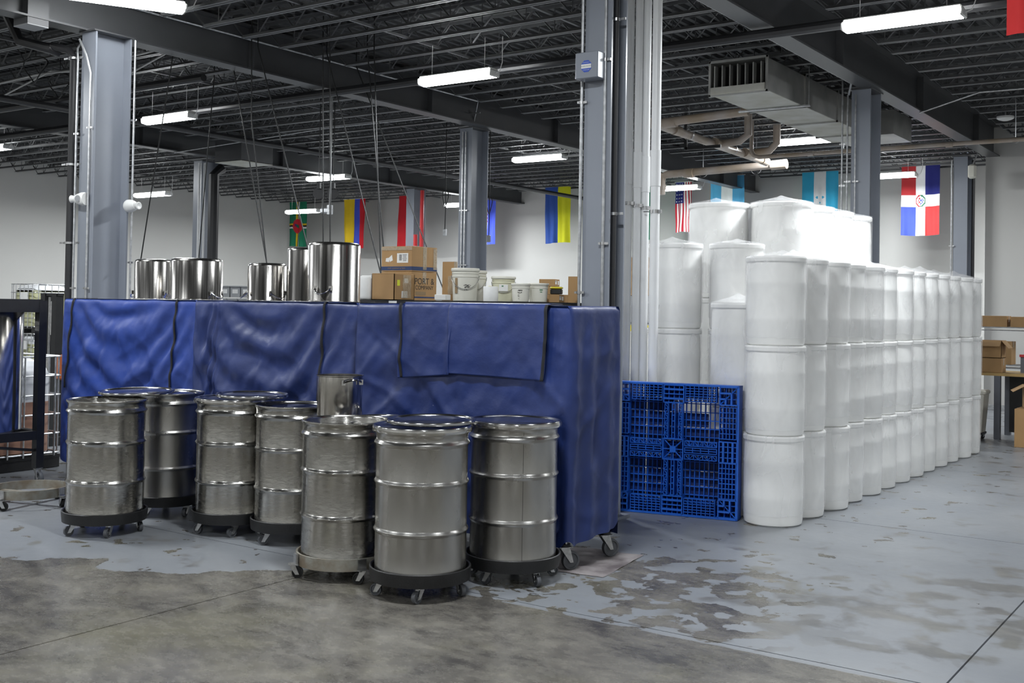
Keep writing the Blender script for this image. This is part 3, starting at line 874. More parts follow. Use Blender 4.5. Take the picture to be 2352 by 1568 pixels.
# ================================================================== HANGING CORDS, PENDANTS
def cord(pts, label, r=0.008, name='hanging_cable'):
    conduit([(pts[0][0], pts[0][1], DECK)] + pts, r, label, mt='cable', name=name, cat='cable', group='black cables hanging from the ceiling')
cords = [
 ([(-11.07, 8.6, 4.95), (-11.48, 8.6, 3.07), (-11.76, 8.6, 1.75)], 'black cable slanting down just right of the nearest left column'),
 ([(-12.64, 10.5, 4.95), (-12.73, 10.5, 4.08), (-12.95, 10.5, 1.75)], 'black cable slanting in front of the far left column'),
 ([(-11.13, 9.5, 4.95), (-10.73, 9.5, 3.5), (-10.25, 9.5, 1.75)], 'black cable left one of the pair above the small stockpot'),
 ([(-10.68, 9.45, 4.95), (-10.65, 9.45, 4.0), (-10.24, 9.45, 1.75)], 'black cable right one of the pair above the small stockpot'),
 ([(-10.62, 9.5, 4.95), (-10.21, 9.5, 3.85), (-9.43, 9.5, 1.75)], 'black cable slanting across the green flag to the tall stockpot'),
 ([(-9.78, 9.8, 4.95), (-9.73, 9.8, 3.16), (-9.69, 9.8, 1.75)], 'black cable hanging straight, left of the pendant outlet box'),
 ([(-9.66, 9.8, 4.95), (-9.61, 9.8, 3.15), (-9.57, 9.8, 1.75)], 'black cable hanging straight, right of the pendant outlet box'),
 ([(-10.11, 10.2, 4.95), (-9.4, 10.2, 2.92), (-8.99, 10.2, 1.75)], 'black cable slanting right of the yellow blue red flag'),
 ([(-9.34, 10.25, 4.95), (-9.24, 10.25, 3.34), (-9.13, 10.25, 1.75)], 'black cable middle one of three left of the cardboard boxes'),
 ([(-9.5, 10.3, 4.95), (-9.24, 10.3, 2.97), (-9.07, 10.3, 1.75)], 'black cable right one of three left of the cardboard boxes'),
 ([(-10.34, 11.0, 4.95), (-9.19, 11.0, 2.74), (-8.67, 11.0, 1.75)], 'black cable slanting down behind the printed boxes'),
]
for p, lb in cords:
    cord(p, lb)
t = thing('pendant_outlet', 'galvanised outlet box on rigid conduit above the large stockpot', 'outlet', (-11.96, 12.2, 3.15))
obj('conduit_stem', MB().cyl((0, 0, 0.04), (0, 0, 2.17), 0.013, 8), 'cable_grey', t)
obj('outlet_body', MB().rbox((-0.07, 0, 0), (0.22, 0.09, 0.08), 0.015), 'galv', t)
obj('conduit_fitting', MB().cyl((0, 0, -0.06), (0, 0, 0.08), 0.045, 14), 'galv', t)
for x, y, z, lb in ((-12.80, 12.8, 3.50, 'round black cord reel below the strip light, left one'), (-12.58, 12.9, 3.50, 'round black cord reel below the strip light, right one')):
    t = thing('cord_reel', lb, 'reel', (x, y, z), radians(35))
    m = MB()
    R = Matrix.Rotation(pi / 2, 4, 'X')
    m.lathe([(0, -0.05), (0.09, -0.05), (0.09, -0.04), (0.06, -0.03), (0.06, 0.03), (0.09, 0.04), (0.09, 0.05), (0, 0.05)], 24, T=R)
    obj('reel_drum', m, 'black_plastic', t)
    obj('reel_bracket', MB().box((0, 0, 0.12), (0.05, 0.14, 0.1)).cyl((0, 0, 0.16), (0, 0, 1.82), 0.008), 'black_steel', t)
for x, y, lb, zt in ((-12.74, 16.0, 'small pale outlet on a black cord left of middle column', 3.08), (-12.1, 16.5, 'coiled black cord with grey outlet right of middle column', 2.98)):
    t = thing('cord_outlet', lb, 'outlet', (x, y, zt))
    obj('outlet_box', MB().rbox((0, 0, 0), (0.07, 0.05, 0.13), 0.008), 'galv' if 'pale' in lb else 'grey_bin', t)
    m = MB().tube([(0, 0, 0.06), (0.01, 0, 0.5), (0, 0, 0.9), (0, 0, DECK - zt)], 0.009, 6)
    pts = [(0.06 * cos(a), 0.03 * sin(2 * a), 0.62 + 0.16 * sin(a)) for a in [2 * pi * i / 20 for i in range(20)]]
    m.tube(pts, 0.008, 6, closed=True)
    obj('cord', m, 'cable', t)

# ================================================================== CASTERS (shared)
def caster_meshes(r, w, h, wheel_mat, fork_mat='zinc'):
    # wheel axis along local Y, trailing towards -X; z=0 floor, h = plate height
    off = r * 0.75
    m = MB()
    R = Matrix.Translation((-off, 0, r)) @ Matrix.Rotation(pi / 2, 4, 'X')
    m.lathe([(0.0, -w * .35), (r * .35, -w * .35), (r * .4, -w * .3), (r * .72, -w * .3), (r * .78, -w / 2), (r * .97, -w / 2), (r, -w * .3), (r, w * .3),
             (r * .97, w / 2), (r * .78, w / 2), (r * .72, w * .3), (r * .4, w * .3), (r * .35, w * .35), (0, w * .35)], 28, T=R)
    wheel = mesh('wheel', m, wheel_mat)
    m = MB()
    for s in (-1, 1):
        y = s * (w / 2 + 0.005)
        vs = []
        for yy in (y - 0.0015, y + 0.0015):
            vs += [(-off - 0.012, yy, r - 0.012), (-off + 0.012, yy, r - 0.012), (r * .55, yy, h - 0.012), (r * .55, yy, h - 0.004), (-off * .55, yy, h - 0.004), (-off * .75, yy, h - 0.02)]
        m.add(vs, [(0, 1, 2, 3, 4, 5), (11, 10, 9, 8, 7, 6)] + [(i, 6 + i, 6 + (i + 1) % 6, (i + 1) % 6) for i in range(6)])
    m.box((0, 0, h - 0.005), (r * 1.1, w + 0.014, 0.004))
    m.box((0, 0, h - 0.0015), (r * 1.6, w + 0.03, 0.003))
    m.cyl((-off, -w / 2 - 0.01, r), (-off, w / 2 + 0.01, r), 0.006, 10)
    m.cyl((0, 0, h - 0.012), (0, 0, h), r * 0.42, 16)
    fork = mesh('caster_fork', m, fork_mat)
    return fork, wheel
def add_caster(parent, cm, loc, rz):
    f = obj('caster', cm[0], None, parent, loc, rz)
    obj('wheel', cm[1], None, f)
    return f
CM_GREY = caster_meshes(0.036, 0.026, 0.088, 'rubber_grey')
CM_BLACK = caster_meshes(0.036, 0.026, 0.088, 'rubber_black')
CM_BIG = caster_meshes(0.062, 0.034, 0.155, 'rubber_grey')

# ================================================================== STEEL DRUMS AND DOLLIES
DZ = 0.10     # underside of the drum on a black dolly
def dolly_black(x, y, label, rz):
    t = thing('drum_dolly', label, 'dolly', (x, y, 0), rz, group='black round drum dollies')
    m = MB()
    m.lathe([(0.0, 0.088), (0.27, 0.088), (0.300, 0.092), (0.306, 0.15), (0.306, 0.168), (0.300, 0.172), (0.293, 0.168), (0.290, 0.10), (0.0, 0.098)], 56)
    obj('tray', m, 'black_plastic', t)
    for k in range(5):
        a = 2 * pi * k / 5
        add_caster(t, CM_GREY, (0.245 * cos(a), 0.245 * sin(a), 0), a * 1.0 + rnd.uniform(-1.2, 1.2) + 2.4 - rz)
    return t
def dolly_grey(x, y, label, rz, z0=0.075):
    t = thing('drum_dolly', label, 'dolly', (x, y, 0), rz)
    m = MB()
    m.lathe([(0.294, z0), (0.306, z0), (0.306, z0 + 0.075), (0.294, z0 + 0.075), (0.294, z0)], 56)
    obj('ring', m, 'ring_grey', t)
    m = MB().box((0, 0, z0 + 0.006), (0.58, 0.05, 0.010)).box((0, 0, z0 + 0.018), (0.05, 0.58, 0.010))
    obj('cross_bar', m, 'ring_grey', t, smooth=False)
    for k in range(4):
        a = 2 * pi * k / 4
        T0 = Matrix.Rotation(a, 4, 'Z')
        obj('weld_bracket', MB().box((0.32, 0, z0 + 0.045), (0.012, 0.055, 0.06), T=T0).box((0.335, 0, z0 + 0.012), (0.05, 0.055, 0.01), T=T0), 'zinc', t, smooth=False, label='bare silver weld bracket')
        add_caster(t, CM_BLACK, (0.335 * cos(a), 0.335 * sin(a), 0), a + rnd.uniform(-1, 1))
    return t
DH = 0.885
def drum_mesh(seedv, scratched):
    def prof():
        P = [(0.0, 0.004), (0.262, 0.004), (0.274, 0.0), (0.279, 0.006), (0.279, 0.022), (0.275, 0.03)]
        def hoop(z, h=0.011, wd=0.017):
            return [(0.275, z - wd * 1.3), (0.2765, z - wd * .9), (0.275 + h * .75, z - wd * .35), (0.275 + h, z), (0.275 + h * .75, z + wd * .35), (0.2765, z + wd * .9), (0.275, z + wd * 1.3)]
        P += [(0.275, 0.15)] + hoop(0.290) + [(0.275, 0.43)] + hoop(0.575) + [(0.275, 0.70)] + hoop(0.805, 0.013, 0.018) + [(0.275, 0.845), (0.279, 0.86)]
        P += [(0.284, 0.868), (0.289, 0.876), (0.287, 0.884), (0.281, 0.886), (0.275, 0.880), (0.271, 0.87), (0.271, 0.02), (0.0, 0.02)]
        return P
    m = MB().lathe(prof(), 72)
    # dents on battered ones
    if scratched:
        vv = []
        for (x, y, z) in m.v:
            r = sqrt(x * x + y * y)
            if r > 0.1 and 0.02 < z < 0.87:
                d = 0.0016 * noise.noise(Vector((x * 9 + seedv * 7, y * 9, z * 9))) + 0.0009 * noise.noise(Vector((x * 22, y * 22 + seedv * 3, z * 22)))
                k = (r + d) / r
                x, y = x * k, y * k
            vv.append((x, y, z))
        m.v = vv
    return m
def lid_mb(r=0.296):
    return MB().lathe([(0.0, 0.0), (r * .80, 0.001), (r * .84, 0.006), (r * .88, 0.004), (r * .93, 0.0), (r * .955, 0.012), (r * .985, 0.014), (r, 0.006),
                       (r * 0.992, -0.006), (r * .965, -0.010), (r * .94, -0.006), (r * .90, -0.008), (0.0, -0.006)], 64)
def steel_drum(x, y, z, label, scratched, lid, seam=None, rz=0.0, sd=0):
    t = thing('steel_drum', label, 'drum', (x, y, z), rz, group='stainless steel drums')
    obj('drum_shell', drum_mesh(sd, scratched), 'steel_scratched' if scratched else 'steel_brushed', t, ang=50)
    if lid == 'on':
        m = lid_mb(0.298)
        obj('lid', m, 'steel_lid', t, (0, 0, 0.893), ang=50)
    elif lid == 'inset':
        obj('lid', lid_mb(0.268), 'steel_lid', t, (0, 0, 0.862), ang=50)
    if lid in ('on',):
        m = MB().lathe([(0.292, 0.872), (0.300, 0.872), (0.303, 0.884), (0.300, 0.897), (0.292, 0.897)], 64)
        obj('closing_ring', m, 'steel_polished', t, ang=50)
    if seam is not None:
        m = MB()
        for zz0, zz1 in ((0.03, 0.27), (0.312, 0.552), (0.60, 0.78), (0.83, 0.862)):
            m.box((0.2756 * cos(seam), 0.2756 * sin(seam), (zz0 + zz1) / 2), (0.0012, 0.0022, zz1 - zz0), rz=seam)
        obj('weld_seam', m, 'ink', t, smooth=False)
    return t
viewang = lambda x, y: atan2(-y, -x)
drums = [
 ('A', -7.22, 5.06, True, None, 'scratched leftmost steel drum with open top, on black dolly'),
 ('B', -7.48, 5.81, False, 'inset', 'smooth steel drum behind the leftmost one, against the left blue cover'),
 ('C', -6.52, 5.68, True, 'on', 'scratched steel drum with lid, third along, before the middle blue cover'),
 ('D', -5.94, 5.74, True, 'inset', 'scratched steel drum between the lidded third drum and the stockpot'),
 ('E', -4.95, 5.24, True, None, 'stained open steel drum on the worn grey ring dolly'),
 ('F', -4.26, 5.17, False, 'on', 'clean front steel drum nearest the camera with closed lid'),
 ('G', -4.03, 5.81, False, 'on', 'rightmost steel drum with a dark vertical weld seam'),
]
dl = {'A': 'black dolly under the leftmost scratched drum', 'B': 'black dolly under the smooth drum behind the leftmost one', 'C': 'black dolly under the lidded third drum',
      'D': 'black dolly under the scratched drum left of the grey ring dolly', 'F': 'black dolly under the nearest front drum', 'G': 'black dolly under the rightmost drum with the seam'}
for k, (key, x, y, scr, lid, lb) in enumerate(drums):
    va = viewang(x, y)
    if key == 'E':
        dolly_grey(x, y, 'worn grey steel ring dolly with silver brackets under stained drum', va + radians(20))
        z = 0.085 + 0.012
    else:
        dolly_black(x, y, dl[key], va + radians({'A': 8, 'B': 40, 'C': 4, 'D': 25, 'F': 0, 'G': 36}[key]))
        z = DZ
    steel_drum(x, y, z, lb, scr, lid, seam=(va + radians(12)) if key == 'G' else None, sd=k)
dolly_grey(-8.62, 5.32, 'empty worn grey ring dolly on the floor at left', viewang(-8.62, 5.32) + radians(-42), 0.085)
steel_drum(-5.31, 5.74, 0.0, 'hidden rear steel drum carrying the tilted lid and small stockpot', False, None, sd=9)
# loose lids
obj('drum_cover', lid_mb(0.292), 'steel_lid', loc=(-5.27, 5.70, 0.925), rot=(radians(0.5), radians(-3.5), 0), label='loose tilted steel lid carrying the small stockpot', cat='lid', ang=50)
obj('drum_cover', lid_mb(0.285), 'steel_lid', loc=(-7.36, 5.42, DZ + 0.910), rot=(radians(1.5), 0, 0), label='loose steel lid resting across the two leftmost drums', cat='lid', ang=50)
obj('drum_cover', lid_mb(0.27), 'steel_lid', loc=(-6.40, 5.74, DZ + 0.922), rot=(0, radians(0.6), 0), label='extra steel lid lying askew on the lidded third drum', cat='lid', ang=50)
obj('drum_cover', lid_mb(0.27), 'steel_lid', loc=(-4.25, 5.24, DZ + 0.924), rot=(radians(0.8), 0, 0), label='extra steel lid lying askew on the nearest front drum', cat='lid', ang=50)

# ================================================================== STOCKPOTS
def stockpot(x, y, z, r, h, label, inverted=True, hz=0.12, ha=(0, pi), rz=0):
    t = thing('stockpot', label, 'pot', (x, y, z), rz, group='steel stockpots')
    if inverted:
        c = min(0.03, r * .16)
        P = [(r * 1.03, 0.0), (r * 1.03, 0.004), (r, 0.01), (r, h - c), (r - c * .3, h - c * .3), (r - c, h), (r - c * 1.6, h - 0.004), (0, h - 0.004)]
    else:
        P = [(0, 0), (r - 0.02, 0), (r - 0.006, 0.006), (r, 0.02), (r, h - 0.006), (r * 1.06, h), (r * 1.06, h + 0.004), (r - 0.004, h + 0.002), (r - 0.006, 0.02), (0, 0.016)]
    obj('pot_body', MB().lathe(P, 56), 'pot_steel', t, ang=50)
    for a in ha:
        m = MB()
        pts = []
        for i in range(13):
            q = pi * i / 12
            s = -0.5 + i / 12
            out = 0.05 * sin(q)
            pts.append(((r + 0.004 + out), s * 0.14 * (1 + 0.25 * sin(q)), hz + (0.045 * (1 - sin(q)) if inverted else 0.02 * sin(q))))
        m.tube(pts, 0.0055, 8, T=Matrix.Rotation(a, 4, 'Z'))
        for s in (-1, 1):
            m.box((r + 0.003, s * 0.07, hz + (0.045 if inverted else 0)), (0.008, 0.03, 0.035), T=Matrix.Rotation(a, 4, 'Z'))
        obj('handle', m, 'steel_polished', t)
    return t
PT = 1.742
stockpot(-8.75, 6.60, PT, 0.172, 0.372, 'upside-down stockpot at far left, beside the nearest left column', ha=(radians(200), radians(20)), hz=0.015)
stockpot(-8.13, 6.60, PT, 0.232, 0.372, 'wide upside-down stockpot, second from left on the left blue cover', ha=(radians(215), radians(10)), hz=0.015)
stockpot(-7.20, 6.60, PT, 0.166, 0.320, 'shorter upside-down stockpot at left end of the middle cart', ha=(radians(-125), radians(-10)), hz=0.02)
stockpot(-6.86, 6.71, PT, 0.150, 0.450, 'narrow tall upside-down stockpot left of the largest one', ha=(radians(90),), hz=0.10)
stockpot(-6.37, 6.56, PT, 0.213, 0.478, 'largest upside-down stockpot with handle towards the camera', ha=(radians(-70), radians(110)), hz=0.06)
stockpot(-5.36, 5.60, 0.944, 0.155, 0.285, 'small upright stockpot standing on the tilted drum lid', inverted=False, hz=0.245, ha=(radians(-15), radians(165)))

# ================================================================== COVERED CARTS
def crease(x, d, seed):
    # sharp diagonal pulls in the fabric
    a = noise.noise(Vector((x * 2.4 + d * 1.9 + seed * 5, d * 1.3 - x * 0.9, seed + 11)))
    b = noise.noise(Vector((x * 2.0 - d * 2.6 + seed * 2, d * 1.1 + x * 0.7, seed + 23)))
    return 1.6 * (0.5 - min(0.5, abs(a) * 2.2)) + 1.6 * (0.5 - min(0.5, abs(b) * 2.2)) - 0.4
def fold_fn(seed, swags):
    """outward displacement of the cloth at front coordinate u (0..1 over the face) and drop d (m below top)"""
    def f(u, d, W):
        x = u * W
        o = 0.0
        for (xc, half, depth, amp, k) in swags:
            # U shaped swag folds hanging between two points of the top edge
            q = (x - xc) / half
            if abs(q) < 1.25:
                lvl = d + depth * q * q
                wgt = max(0, 1 - (q * q) / 1.5)
                ph = lvl / k
                o += amp * wgt * sin(2 * pi * ph + 2.2 * noise.noise(Vector((x * 2, seed, d * 2)))) * min(1, d / 0.15)
        n1 = noise.noise(Vector((x * 1.7 + seed * 3.1, d * 1.1, seed)))
        n2 = noise.noise(Vector((x * 5.5 + d * 2 + seed, d * 3.2 - x * 1.5, seed * 2)))
        n3 = noise.noise(Vector((x * 14 + d * 7, d * 8 - x * 4, seed * 3)))
        vert = 0.012 * sin(x * 9 + 1.5 * sin(x * 3 + seed) + seed + 0.8 * d) * min(1, d * 1.2)
        g = min(1.0, 0.15 + d * 1.6)
        return o + g * (0.030 * n1 + 0.020 * n2 + vert) + 0.006 * n3 * min(1, .3 + d * 3) + g * 0.013 * crease(x, d, seed)
    return f
def cart(x0, x1, y0, y1, top, bot, label, seed, swags, straps, casters, flap=None, cloth='blue_cloth'):
    W, D = x1 - x0, y1 - y0
    t = thing('covered_cart', label, 'cart', (x0, y0, 0), group='blue covered trolleys')
    # frame
    m = MB()
    for fx in (0.05, W - 0.05):
        for fy in (0.06, D - 0.06):
            m.cyl((fx, fy, 0.17), (fx, fy, top - 0.02), 0.013, 10)
    obj('frame', m, 'zinc', t)
    for zz in (0.2, 0.95, top - 0.025):
        obj('shelf', MB().box((W / 2, D / 2, zz), (W - 0.09, D - 0.09, 0.025)), 'zinc', t, smooth=False)
    # cover
    ff = fold_fn(seed, swags)
    m = MB()
    rc = 0.035
    H = top - bot
    per = [('f', W), ('r', D), ('b', W), ('l', D)]
    nu = {'f': 150, 'r': 60, 'b': 40, 'l': 50}
    nv = 90
    cols = []   # each column: base point on perimeter, outward normal, function
    for side, Ls in per:
        n = nu[side]
        for i in range(n):
            u = i / n
            s = u * Ls
            # corner rounding
            if side == 'f': p, nn = (s, 0), (0, -1)
            elif side == 'r': p, nn = (W, s), (1, 0)
            elif side == 'b': p, nn = (W - s, D), (0, 1)
            else: p, nn = (0, D - s), (-1, 0)
            cols.append((side, u, p, nn, Ls))
    vs = []
    nc = len(cols)
    for j in range(nv + 1):
        vv = j / nv
        for (side, u, p, nn, Ls) in cols:
            base = Vector((p[0], p[1], 0))
            edge = min(u, 1 - u) * Ls
            k = min(1.0, edge / 0.07)
            k = k * k * (3 - 2 * k)
            hem = 0.02 * noise.noise(Vector((p[0] * 3 + seed, p[1] * 3, 1.5))) + (0.045 * (1 - k) if side in 'fr' else 0)
            if side == 'r': hem += -0.035 * sin(pi * u) * 0 + 0.05 * u
            d = vv * (H - hem)
            if side == 'f':
                off = ff(u, d, W)
            else:
                off = 0.8 * ff(u + {'r': 3.3, 'b': 5.1, 'l': 7.7}[side], d, Ls) + 0.012 * sin(u * 19 + seed) * min(1, d * 1.5)
            off = off * (0.25 + 0.75 * k) + 0.012 * min(1, d * 3)
            # corner: blend normals
            n3 = Vector((nn[0], nn[1], 0))
            cen = Vector((W / 2, D / 2, 0))
            inward = 0.0
            if edge < rc:
                q = 1 - edge / rc
                inward = rc * 0.29 * q * q
            # rounded top edge
            if d < 0.04:
                inward += 0.02 * (1 - d / 0.04) ** 2
            pt = base + n3 * (off - inward)
            zt = top - d + (0.006 * noise.noise(Vector((p[0] * 4, p[1] * 4, seed))) if d < 0.05 else 0)
            vs.append((pt.x, pt.y, zt))
    fs = []
    for j in range(nv):
        for i in range(nc):
            i2 = (i + 1) % nc
            fs.append((j * nc + i2, j * nc + i, (j + 1) * nc + i, (j + 1) * nc + i2))
    fs.append(tuple(range(nc)))
    m.add(vs, fs)
    obj('cover', m, cloth, t, ang=80)
    # straps hanging over the front
    def ribbon(xa, xb, d0, d1, w, mt, name, yoff, bendtop=True):
        m = MB()
        n = 40
        vs = []
        for i in range(n + 1):
            q = i / n
            d = d0 + (d1 - d0) * q
            xx = xa + (xb - xa) * q + 0.006 * sin(q * 5)
            for s in (-1, 1):
                xq = xx + s * w / 2
                yy = -(max(ff(xq / W, d, W), ff(xx / W, d, W)) * (0.25 + 0.75 * min(1, min(xq, W - xq) / 0.07)) + 0.012 * min(1, d * 3)) - yoff
                if d < 0.04: yy += 0.02 * (1 - max(d, 0) / 0.04) ** 2
                vs.append((xq, yy, top - d + 0.003))
        # run back over the top
        back = [(xa + s * w / 2, 0.25, top + 0.006) for s in (-1, 1)]
        vs = back + vs
        fs = [(2 * i, 2 * i + 1, 2 * i + 3, 2 * i + 2) for i in range(n + 1)]
        m.add(vs, fs)
        o = obj(name, m, mt, t, ang=60)
        md = o.modifiers.new('thickness', 'SOLIDIFY')
        md.thickness = 0.003
        md.offset = 0
    if flap:
        for (fa, fb, dd, sd2) in flap:
            def P(u, v, fa=fa, fb=fb, dd=dd, sd2=sd2):
                x = fa + (fb - fa) * u
                dl = dd[0] + (dd[1] - dd[0]) * u
                d = -0.05 + (dl + 0.05) * v
                if d < 0:
                    return (x, 0.02 - d * 3.0, top + 0.010)
                bf = ff(x / W, d, W) + 0.012 * min(1, d * 3)
                o = 0.024 + 0.010 * min(1, d * 4) + bf * 0.55 + 0.010 * noise.noise(Vector((x * 6 + sd2, d * 5, sd2))) + 0.014 * (1 - min(1, min(u, 1 - u) * 9)) * min(1, d * 4)
                if d < 0.03: o *= 0.4 + 0.6 * d / 0.03
                return (x + 0.01 * sin(v * 4 + sd2), -max(o, bf + 0.012), top - d + 0.006)
            m = MB().grid(P, 60, 60)
            o = obj('cover_flap', m, 'blue_cloth', t, ang=80, label='folded-over loose flap of the blue cover')
            md = o.modifiers.new('thickness', 'SOLIDIFY')
            md.thickness = 0.004
            md.offset = 0
    for (xa, xb, L, yo) in straps:
        ribbon(xa - x0, xb - x0, -0.001, L, 0.024, 'strap', 'strap', 0.010 + yo)
    for (cx, cy, a) in casters:
        f = add_caster(t, CM_BIG, (cx - x0, cy - y0, 0), a)
        obj('bumper', MB().cyl((0, 0, 0.155), (0, 0, 0.175), 0.04, 20), 'black_plastic', f)
    return t
TOPZ = 1.735
cart(-9.72, -7.74, 6.30, 6.95, TOPZ, 0.16, 'left blue covered cart behind the two leftmost drums', 1.0,
     [(0.95, 0.85, 0.62, 0.021, 0.30)], [(-9.55, -9.62, 0.86, 0), (-8.02, -8.05, 0.80, 0)],
     [(-9.62, 6.38, radians(200)), (-7.84, 6.38, radians(220)), (-9.62, 6.87, 0.5), (-7.84, 6.87, 1.0)], cloth='blue_cloth_bright')
cart(-7.68, -5.77, 6.22, 6.87, TOPZ, 0.16, 'middle blue covered cart, largest stockpots on its top', 4.0,
     [(0.90, 0.75, 0.62, 0.020, 0.32), (0.10, 0.22, 0.9, 0.020, 0.4)], [(-6.13, -6.15, 0.92, 0)],
     [(-7.58, 6.30, radians(200)), (-5.87, 6.30, radians(220)), (-7.58, 6.79, 0.5), (-5.87, 6.79, 1.0)])
cart(-5.70, -3.81, 6.12, 6.77, TOPZ, 0.155, 'right blue covered cart with folded flap and big visible casters', 7.0,
     [(0.2, 0.5, 0.5, 0.008, 0.4)], [(-5.24, -5.21, 0.535, 0.035), (-3.985, -3.985, 0.50, 0.035)],
     [(-3.88, 6.19, radians(-120)), (-3.87, 6.70, radians(-120)), (-5.6, 6.2, 0.5), (-5.6, 6.7, 1.0)],
     flap=[(0.46, 0.93, (0.545, 0.50), 1.0), (0.90, 1.715, (0.49, 0.50), 5.0)])
obj('floor_paper', MB().grid(lambda u, v: ((u - .5) * 0.62, (v - .5) * 0.75, 0.003 + 0.003 * sin(u * 9 + v * 7) * sin(v * 11)), 20, 24), 'mat_paper', loc=(-3.93, 6.50, 0.0), rz=radians(8),
    label='creased grey paper sheet on floor under right cart casters', cat='paper')

# ================================================================== RACK BEHIND THE CARTS
RZ = 1.765
t = thing('storage_rack', 'black rack behind the right cart with buckets and boxes on top', 'rack', (-7.27, 7.20, 0))
for k, zz in enumerate((0.4, 1.1, RZ - 0.02)):
    obj('shelf', MB().box((1.22, 0.38, zz), (2.44, 0.76, 0.04)), 'black_steel', t, smooth=False)
for px in (0.03, 2.41):
    for py in (0.03, 0.73):
        obj('post', MB().box((px, py, (RZ - 0.04) / 2), (0.05, 0.05, RZ - 0.04)), 'black_steel', t, smooth=False)
obj('shelf_label', MB().box((0.98, -0.001, RZ - 0.02), (0.09, 0.002, 0.025)), 'paper', t, smooth=False)

def carton(x, y, z, sx, sy, sz, label, rz=0, open_top=False, inn=False, name='cardboard_box', extras=None):
    t = thing(name, label, 'box', (x, y, z), rz)
    m = MB()
    if open_top:
        th = 0.006
        m.box((0, 0, th / 2), (sx, sy, th))
        m.box((0, -sy / 2 + th / 2, sz / 2), (sx, th, sz)).box((0, sy / 2 - th / 2, sz / 2), (sx, th, sz))
        m.box((-sx / 2 + th / 2, 0, sz / 2), (th, sy, sz)).box((sx / 2 - th / 2, 0, sz / 2), (th, sy, sz))
        obj('box_body', m, 'card', t, smooth=False)
        sg = -1 if inn else 1
        for s, a in ((-1, 35), (1, 20)):
            T0 = Matrix.Translation((0, s * sy / 2, sz + (0.004 if inn else 0))) @ Matrix.Rotation(radians(s * (12 if inn else -a)), 4, 'X')
            obj('box_flap', MB().box((0, sg * s * sy * .22, 0), (sx * .98, sy * .44, 0.005), T=T0), 'card', t, smooth=False)
        for s, a in (() if inn else ((-1, 30), (1, 50))):
            T0 = Matrix.Translation((s * sx / 2, 0, sz)) @ Matrix.Rotation(radians(s * a), 4, 'Y')
            obj('box_flap', MB().box((s * sx * .2, 0, 0), (sx * .4, sy * .98, 0.005), T=T0), 'card', t, smooth=False)
    else:
        obj('box_body', MB().rbox((0, 0, sz / 2), (sx, sy, sz), 0.003), 'card', t, smooth=False)
        obj('box_tape', MB().box((0, 0, sz + 0.0006), (sx * 1.002, 0.05, 0.001)).box((sx / 2 + 0.0006, 0, sz - 0.05), (0.001, 0.05, 0.1)), 'tape', t, smooth=False)
    return t
# tall printed box and one on top
b = carton(-6.515, 7.675, RZ, 0.36, 0.35, 0.255, 'lower printed brown box with large dark lettering facing right')
sx_, sy_, sz_ = 0.36, 0.35, 0.255
text('PORT &', 0.080, 'ink', b, (sx_ / 2 + 0.0015, 0.0, 0.170), (pi / 2, 0, pi / 2))
text('COMPANY', 0.052, 'ink', b, (sx_ / 2 + 0.0015, 0.0, 0.115), (pi / 2, 0, pi / 2))
obj('printed_band', MB().box((sx_ / 2 + 0.001, 0, 0.03), (0.001, sy_, 0.012)).box((0, -sy_ / 2 - 0.001, 0.03), (sx_, 0.001, 0.012)), 'ink_blue', b, smooth=False)
obj('faded_stamp', MB().box((sx_ / 2 + 0.001, -0.05, 0.065), (0.001, 0.14, 0.03)), 'ink_faded', b, smooth=False)
b = carton(-6.515, 7.675, RZ + 0.257, 0.36, 0.35, 0.225, 'taped upper brown box with navy band and white shipping labels')
obj('printed_band', MB().box((sx_ / 2 + 0.001, 0, 0.028), (0.001, sy_, 0.034)).box((0, -sy_ / 2 - 0.001, 0.028), (sx_, 0.001, 0.034)), 'ink_blue', b, smooth=False)
o = obj('shipping_label', MB().box((0.07, -sy_ / 2 - 0.0015, 0.12), (0.13, 0.001, 0.085)), 'paper', b, smooth=False)
m = MB()
for k in range(8):
    m.box((0.032 + k * 0.004, -sy_ / 2 - 0.0023, 0.125), (0.0018, 0.0006, 0.055))
for k in range(6):
    m.box((0.095, -sy_ / 2 - 0.0023, 0.15 - k * 0.011), (0.05 - 0.006 * (k % 3), 0.0006, 0.004))
obj('barcode', m, 'ink', o, smooth=False)
for q in ([(-0.13, 0.09), (-0.09, 0.085), (-0.085, 0.125), (-0.125, 0.12)], [(-0.08, 0.085), (-0.045, 0.10), (-0.055, 0.15), (-0.09, 0.125)]):
    obj('torn_label', MB().add([(px, -sy_ / 2 - 0.0015, pz) for px, pz in q], [(0, 1, 2, 3)]), 'paper', b, smooth=False)
text('ATHLETIC CO. T-SHIRT', 0.018, 'ink_faded', b, (-0.02, -sy_ / 2 - 0.0016, 0.195), (pi / 2, 0, 0))
text('PORT COMPANY & TEAM', 0.018, 'ink_faded', b, (0.0, -sy_ / 2 - 0.0022, 0.028), (pi / 2, 0, 0))
# wrinkled clear tape wraps
for c_, d_ in (((sx_ / 2 + 0.002, 0.0, 0.12), (0.001, 0.05, 0.20)), ((0, -sy_ / 2 - 0.003, 0.205), (sx_, 0.001, 0.03)), ((sx_ / 2 + 0.003, sy_ / 2 - 0.03, 0.12), (0.001, 0.05, 0.19))):
    obj('tape_wrap', MB().box(c_, d_), 'tape', b, smooth=False)
